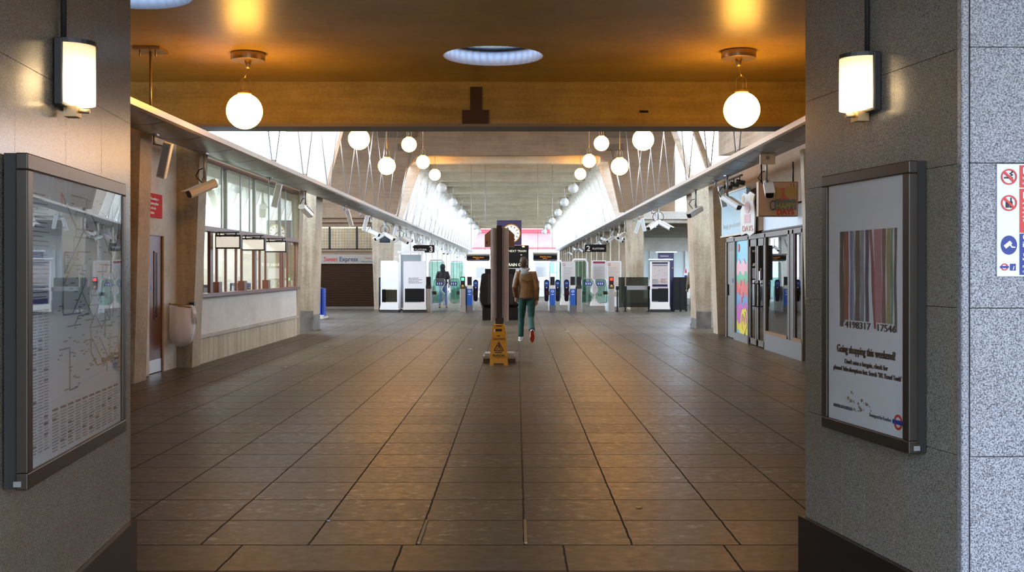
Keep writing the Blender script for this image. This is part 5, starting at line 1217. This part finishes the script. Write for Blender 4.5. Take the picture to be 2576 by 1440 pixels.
def hand(b, wrist, d, side, k=1.0):
    """palm, four unequal bent fingers and a thumb; d = forearm direction; palm faces inwards"""
    d = d.normalized(); inn = V3(-side,0,0); inn = (inn-d*inn.dot(d)).normalized(); f = d.cross(inn)*side; f.normalize()
    if f.y < 0: f = -f
    pc = wrist+d*.05
    b.tube([wrist-d*.01, wrist+d*.03, wrist+d*.085], [.024*k,.034*k,.036*k], 12, flat=(1,.62) if False else None)
    for j, (o, L_) in enumerate(((.030,.068),(.011,.078),(-.009,.072),(-.028,.056))):
        p = wrist+d*.082+f*o; q = p+d*L_*.45+inn*.012; r_ = q+d*L_*.3+inn*.022; s_ = r_+d*L_*.15+inn*.022
        b.tube([p-d*.02, q, r_, s_], [.0095,.009,.0085,.0075], 8)
    p = wrist+d*.03+f*.028; b.tube([p, p+f*.022+d*.022, p+f*.026+d*.05+inn*.012], [.012,.010,.008], 8)
def person(label, loc, rz, J, mats, extra=None, hood_up=False, voxel=.011, jacket_len=.86, hair=True):
    """J: joints in local space, facing +Y"""
    t = T('person', label, 'person', loc, rz); g = lambda n: V3(*J[n])
    hip, chest, neck, head = g('hip'), g('chest'), g('neck'), g('head')
    b = MB()
    b.loft([((hip.x,hip.y,hip.z-.10),.11,.07),((hip.x,hip.y,hip.z),.135,.085),((hip.x*.7+chest.x*.3,hip.y*.7+chest.y*.3,hip.z*.6+chest.z*.4),.13,.095),((chest.x,chest.y,chest.z),.16,.105),((neck.x*.4+chest.x*.6,neck.y*.4+chest.y*.6,neck.z-.07),.15,.085),((neck.x,neck.y,neck.z),.06,.058)], 20)
    b.tube([neck-V3(0,0,.05), neck+(head-neck)*.6], [.062,.055], 14)
    # head: cranium, jaw, nose, ears, brow
    b.ball(head+V3(0,-.012,.03), .098, 20, 14, (.78,.98,1.0)); b.ball(head+V3(0,.025,-.045), .07, 16, 12, (.80,.86,.98))
    b.tube([head+V3(0,.095,.03), head+V3(0,.118,-.012), head+V3(0,.092,-.02)], [.008,.014,.010], 8)
    for s in (-1,1):
        b.ball(head+V3(s*.079,-.005,.0), .03, 10, 8, (.35,.6,1)); b.ball(head+V3(s*.033,.086,.035), .014, 8, 6, (1.4,.6,.6))
    b.ball(head+V3(0,.085,-.06), .02, 8, 6, (1.3,.5,.4))
    for s, nm in ((-1,'l'),(1,'r')):
        sh, el, wr = g('sho_'+nm), g('elb_'+nm), g('wri_'+nm); b.tube([neck-V3(0,0,.06), sh, sh*.5+el*.5, el, el*.5+wr*.5, wr], [.06,.055,.046,.038,.036,.025], 12); hand(b, wr, wr-el, s)
        hp, kn, an, to = g('hip_'+nm), g('kne_'+nm), g('ank_'+nm), g('toe_'+nm)
        b.tube([hip, hp, hp*.5+kn*.5, kn, kn*.5+an*.5, an], [.075,.08,.066,.047,.045,.034], 12); b.tube([an, an*.5+to*.5, an*.25+to*.75], [.032,.028,.014], 10)
    remesh(b, 'body', mats['skin'], t, voxel)
    # trousers
    b = MB(); b.loft([((hip.x,hip.y,hip.z-.08),.15,.115),((hip.x,hip.y,hip.z),.172,.122),((hip.x,hip.y,hip.z+.09),.155,.112)], 20)
    for nm in 'lr':
        hp, kn, an = g('hip_'+nm), g('kne_'+nm), g('ank_'+nm); c = an+(kn-an)*.02
        b.tube([hip-V3(0,0,.02), hp, hp*.5+kn*.5, kn, kn*.45+c*.55, c], [.105,.102,.085,.066,.062,mats.get('cuff',.056)], 14)
    remesh(b, 'trousers', mats['trousers'], t, .012)
    # jacket
    b = MB(); lean = chest-hip; jz = lambda f: hip+lean*f
    b.loft([((jz(-.12).x,jz(-.12).y,jz(-.12).z),.17,.13),((jz(.1).x,jz(.1).y,jz(.1).z),.174,.135),((jz(.5).x,jz(.5).y,jz(.5).z),.176,.132),((chest.x,chest.y,chest.z),.186,.135),((chest.x*.5+neck.x*.5,chest.y*.5+neck.y*.5,neck.z-.07),.18,.115),((neck.x,neck.y,neck.z-.01),.085,.08)], 22)
    for nm in 'lr':
        sh, el, wr = g('sho_'+nm), g('elb_'+nm), g('wri_'+nm); b.tube([neck-V3(0,0,.08), sh, sh*.5+el*.5, el, el*.45+wr*.55, wr+(el-wr)*.06], [.075,.078,.066,.058,.052,.043], 14)
    jk = remesh(b, 'jacket', mats['jacket'], t, .012)
    if mats.get('hem'):
        b = MB(); c = jz(-.11); b.loft([((c.x,c.y,c.z-.015),.182,.136),((c.x,c.y,c.z+.025),.184,.138)], 22); b.build('hem_band', mats['hem'], jk)
    # hood / collar
    b = MB()
    if hood_up: b.ball(head+V3(0,-.018,.025), .125, 20, 14, (.88,1.0,1.05)); b.tube([neck-V3(0,0,.05), neck+V3(0,-.02,.07)], [.11,.10], 16)
    else:
        b.tube([neck+V3(.085*math.cos(a),.075*math.sin(a)-.01,.025+.02*math.cos(a*2)) for a in [2*math.pi*k/16 for k in range(17)]], .036, 10); b.ball(neck+V3(0,-.085,-.045), .085, 14, 10, (1.15,.55,.75))
    remesh(b, 'hood', mats['hood'], t, .011)
    if not hood_up and hair:
        b = MB(); b.ball(head+V3(0,-.022,.045), .104, 20, 14, (.82,.98,.98)); b.ball(head+V3(0,-.04,-.005), .085, 16, 12, (.9,.85,1.0)); b.ball(head+V3(0,.05,.105), .05, 12, 8, (1.2,1,.7))
        rnd = random.Random(8)
        for k in range(46):
            a, e = rnd.uniform(0,6.28), rnd.uniform(.2,1.4); p = head+V3(0,-.022,.045)+V3(.08*math.cos(a)*math.cos(e),.098*math.sin(a)*math.cos(e),.10*math.sin(e)); b.tube([p, p+(p-head).normalized()*.018+V3(0,0,.006)], [.014,.004], 6)
        remesh(b, 'hair', mats['hair'], t, .009, 2)
    for nm in 'lr':
        an, to = g('ank_'+nm), g('toe_'+nm); hl = g('heel_'+nm); b = MB()
        fw = (to-hl).normalized(); up = (an-hl-fw*(an-hl).dot(fw)).normalized()
        b.tube([hl+fw*.02+up*.045, hl+fw*.10+up*.052, hl+fw*.19+up*.046, to+up*.037-fw*.02], [.036,.042,.044,.030], 14); b.tube([an+up*.0, an-up*.045+fw*.01], [.044,.05], 12); sho = remesh(b, 'shoe', mats['shoe'], t, .009, 3)
        b = MB(); sd = fw.cross(up).normalized(); out = []
        for k in range(20):
            a = 2*math.pi*k/20; ln = .142; out.append(hl+fw*(.135+ln*math.cos(a))+sd*(.043*math.sin(a)*(1.1 if math.cos(a) > 0 else .88)))
        b.prism([p-up*.004 for p in out], tuple(up*.018)); b.build('sole', mats.get('sole_'+nm, mats['sole']), sho)
    if extra: extra(t, J)
    return t
SKIN = mat('skin', (.50,.30,.21), .5); HAIRB = mat('short_brown_hair', (.10,.055,.03), .6, var=(60,.5))
LEATHB = mat('brown_leather', (.27,.125,.042), .42, var=(9,.45), bump=(14,.35)); TEAL = mat('teal_denim', (.030,.115,.105), .8, var=(14,.35)); GREYH = mat('grey_hood_cloth', (.36,.39,.40), .85)
SOLER = mat('red_rubber_sole', (.50,.03,.015), .5); SHOEW = mat('white_canvas_shoe', (.72,.70,.68), .6)
# main walker: left foot planted ahead, right foot trailing on its toe
J = dict(hip=(0,0,.95), chest=(-.02,.02,1.30), neck=(-.05,.035,1.50), head=(-.075,.06,1.65),
  sho_l=(-.205,.02,1.43), elb_l=(-.265,-.06,1.16), wri_l=(-.24,.06,.93), sho_r=(.155,.0,1.43), elb_r=(.21,-.05,1.14), wri_r=(.20,-.02,.87),
  hip_l=(-.09,.02,.90), kne_l=(-.115,.17,.50), ank_l=(-.135,.20,.09), heel_l=(-.135,.13,.005), toe_l=(-.15,.40,.005),
  hip_r=(.085,-.02,.90), kne_r=(.085,-.02,.50), ank_r=(.10,-.36,.245), heel_r=(.105,-.43,.265), toe_r=(.105,-.35,.005))
def walker_extra(t, J):
    b = MB(); b.tube([(-.16,-.125,1.38),(-.10,-.145,1.30),(0,-.152,1.27),(.10,-.145,1.30),(.16,-.125,1.38)], .008, 6); b.tube([(0,-.15,1.27),(.0,-.145,.95)], .004, 6)
    b.build('jacket_seam', mat('dark_leather_seam', (.10,.05,.02), .5), t)
Yp = 22.85
person('person in a brown leather jacket and teal trousers walking away past the post', (xat(1326,Yp), Yp, 0), 0, J, dict(skin=SKIN, hair=HAIRB, jacket=LEATHB, trousers=TEAL, hood=GREYH, shoe=SHOEW, sole=SOLER, sole_l=SHOEW, hem=mat('dark_knit_hem', (.05,.028,.022), .9), cuff=.066), walker_extra)
# hooded person going through the gate
J2 = dict(hip=(0,0,.93), chest=(0,.02,1.28), neck=(0,.03,1.47), head=(-.01,.05,1.62),
  sho_l=(-.19,.02,1.40), elb_l=(-.25,.0,1.14), wri_l=(-.19,.16,1.0), sho_r=(.19,.02,1.40), elb_r=(.26,-.04,1.13), wri_r=(.24,.06,.9),
  hip_l=(-.085,.01,.88), kne_l=(-.10,.06,.48), ank_l=(-.13,-.10,.10), heel_l=(-.13,-.18,.02), toe_l=(-.13,.08,.005),
  hip_r=(.085,0,.88), kne_r=(.10,.14,.48), ank_r=(.13,.15,.09), heel_r=(.13,.08,.005), toe_r=(.14,.34,.005))
Y2 = 43.2
person('person in a dark hooded jacket and blue jeans walking through the left glass gate', (xat(1114,Y2), Y2, 0), 0, J2, dict(skin=SKIN, hair=HAIRB, jacket=mat('black_jacket', (.02,.018,.025), .8), trousers=mat('blue_jeans', (.10,.16,.30), .8), hood=mat('black_hood', (.015,.014,.018), .85), shoe=mat('tan_shoe', (.35,.15,.05), .6), sole=BLACK, cuff=.05), hood_up=True)
Y3 = 29.4
J3 = dict(J); 
person('person in dark clothes mostly hidden behind the right column', (xat(1752,Y3), Y3, 0), 20, J2, dict(skin=SKIN, hair=HAIRB, jacket=mat('olive_jacket', (.17,.15,.10), .8), trousers=mat('black_trousers', (.016,.015,.018), .8), hood=mat('olive_collar', (.14,.12,.08), .85), shoe=mat('dark_brown_shoe', (.07,.03,.02), .6), sole=BLACK, cuff=.055))

# ================================================================ LITTER
def scrap(px, py, s, label, m, name='paper_scrap'):
    Y = 2700*H/(py-VY); rnd = random.Random(px); b = MB(); n = 9
    top = [b.v((s*math.cos(2*math.pi*k/n)*rnd.uniform(.6,1.1), s*.7*math.sin(2*math.pi*k/n)*rnd.uniform(.6,1.1), rnd.uniform(.004,.012))) for k in range(n)]
    bot = [b.v((v.co.x*.9, v.co.y*.9, .0005)) for v in top]; c = b.v((0,0,s*.35)); d = b.v((s*.3,s*.2,s*.25))
    for k in range(n): b._f([top[k], top[(k+1)%n], c if k % 2 else d]); b._f([bot[k], bot[(k+1)%n], top[(k+1)%n], top[k]])
    b._f(bot[::-1]); b._f([c, d, top[0]])
    o = b.build(name, m, None); o.location = (xat(px,Y), Y, 0); tag(o, label, 'litter', 'litter on the floor')
W2 = mat('litter_white', (.75,.75,.73), .7)
scrap(1607,1278,.022,'crumpled yellow wrapper on the near right floor tiles', mat('gold_wrapper', (.75,.45,.12), .35, metal=.3), 'crumpled_wrapper')
scrap(1183,880,.05,'flat white paper scrap left of the yellow caution sign', W2)
scrap(820,873,.03,'white paper scrap on the floor in front of the ticket office', W2)
scrap(715,925,.05,'white paper scrap on the floor in front of the whitewashed wall', W2)
scrap(1128,808,.045,'tiny white paper scrap on the floor before the green-signal gate', W2)
scrap(1426,835,.05,'white paper scrap on the floor right of the walking person', W2)
scrap(1736,863,.035,'white paper scrap on the floor by the right columns', W2)
scrap(826,1312,.012,'small pale blue scrap in a floor joint on the near left', mat('blue_scrap', (.35,.42,.55), .5))
for x0_, lab in ((-.545,'thin yellowish piece of worn filler in the floor joint left of centre'),(.05,'thin yellowish piece of worn filler in the floor joint at centre')):
    b = MB(); b.box(-.008,.008,.02,.56,.0005,.008); o = b.build('joint_strip', mat('tan_strip', (.36,.25,.13), .6), None); o.location = (x0_, 5.94, 0); tag(o, lab, 'strip', 'loose strips in the floor joints')  # yellow-brown pieces of worn joint filler

# ================================================================ BEYOND THE PLATFORMS
t = T('terrace_building', 'distant red-roofed pale building beyond the end of the platforms', 'building', (0, 150, 0), 0)
MB().box(-9, 8, 0, 10, -.05, 4.4).build('wall', mat('bright_far_wall', (.80,.78,.84), .7), t)
b = MB(); b.prism([(-9.3,-.3,4.4),(8.3,-.3,4.4),(8.3,5,6.6),(-9.3,5,6.6)], (0,0,.3)); b.build('roof', mat('far_red_roof', (.22,.065,.06), .8, var=(.6,.3)), t)
MB().box(-9.3, 8.3, 4.9, 5.4, 6.9, 7.5).build('ridge', mat('far_bright_red', (.36,.02,.03), .7), t)
for k in range(9): b = MB(); b.box(-8.4+k*1.8, -7.4+k*1.8, -.06, .0, 1.2, 3.4); b.build('window', mat('far_window', (.30,.34,.50), .3), t)
t = T('platform_end_screen', 'pale glazed screen closing the far end of the platforms', 'screen', (-.3, 116, 0), 0)
b = MB()
for k in range(11): b.box(-4.6+k*.92-.04, -4.6+k*.92+.04, -.05, .05, 0, 2.6)
b.box(-4.7,4.7,-.06,.06,2.5,2.65); b.box(-4.7,4.7,-.06,.06,1.2,1.28); b.build('frame', mat('screen_blue_white', (.55,.62,.85), .5), t)
b = MB(); b.box(-4.6,4.6,-.01,.01,.05,2.5); b.build('glass', CLEAR, t)
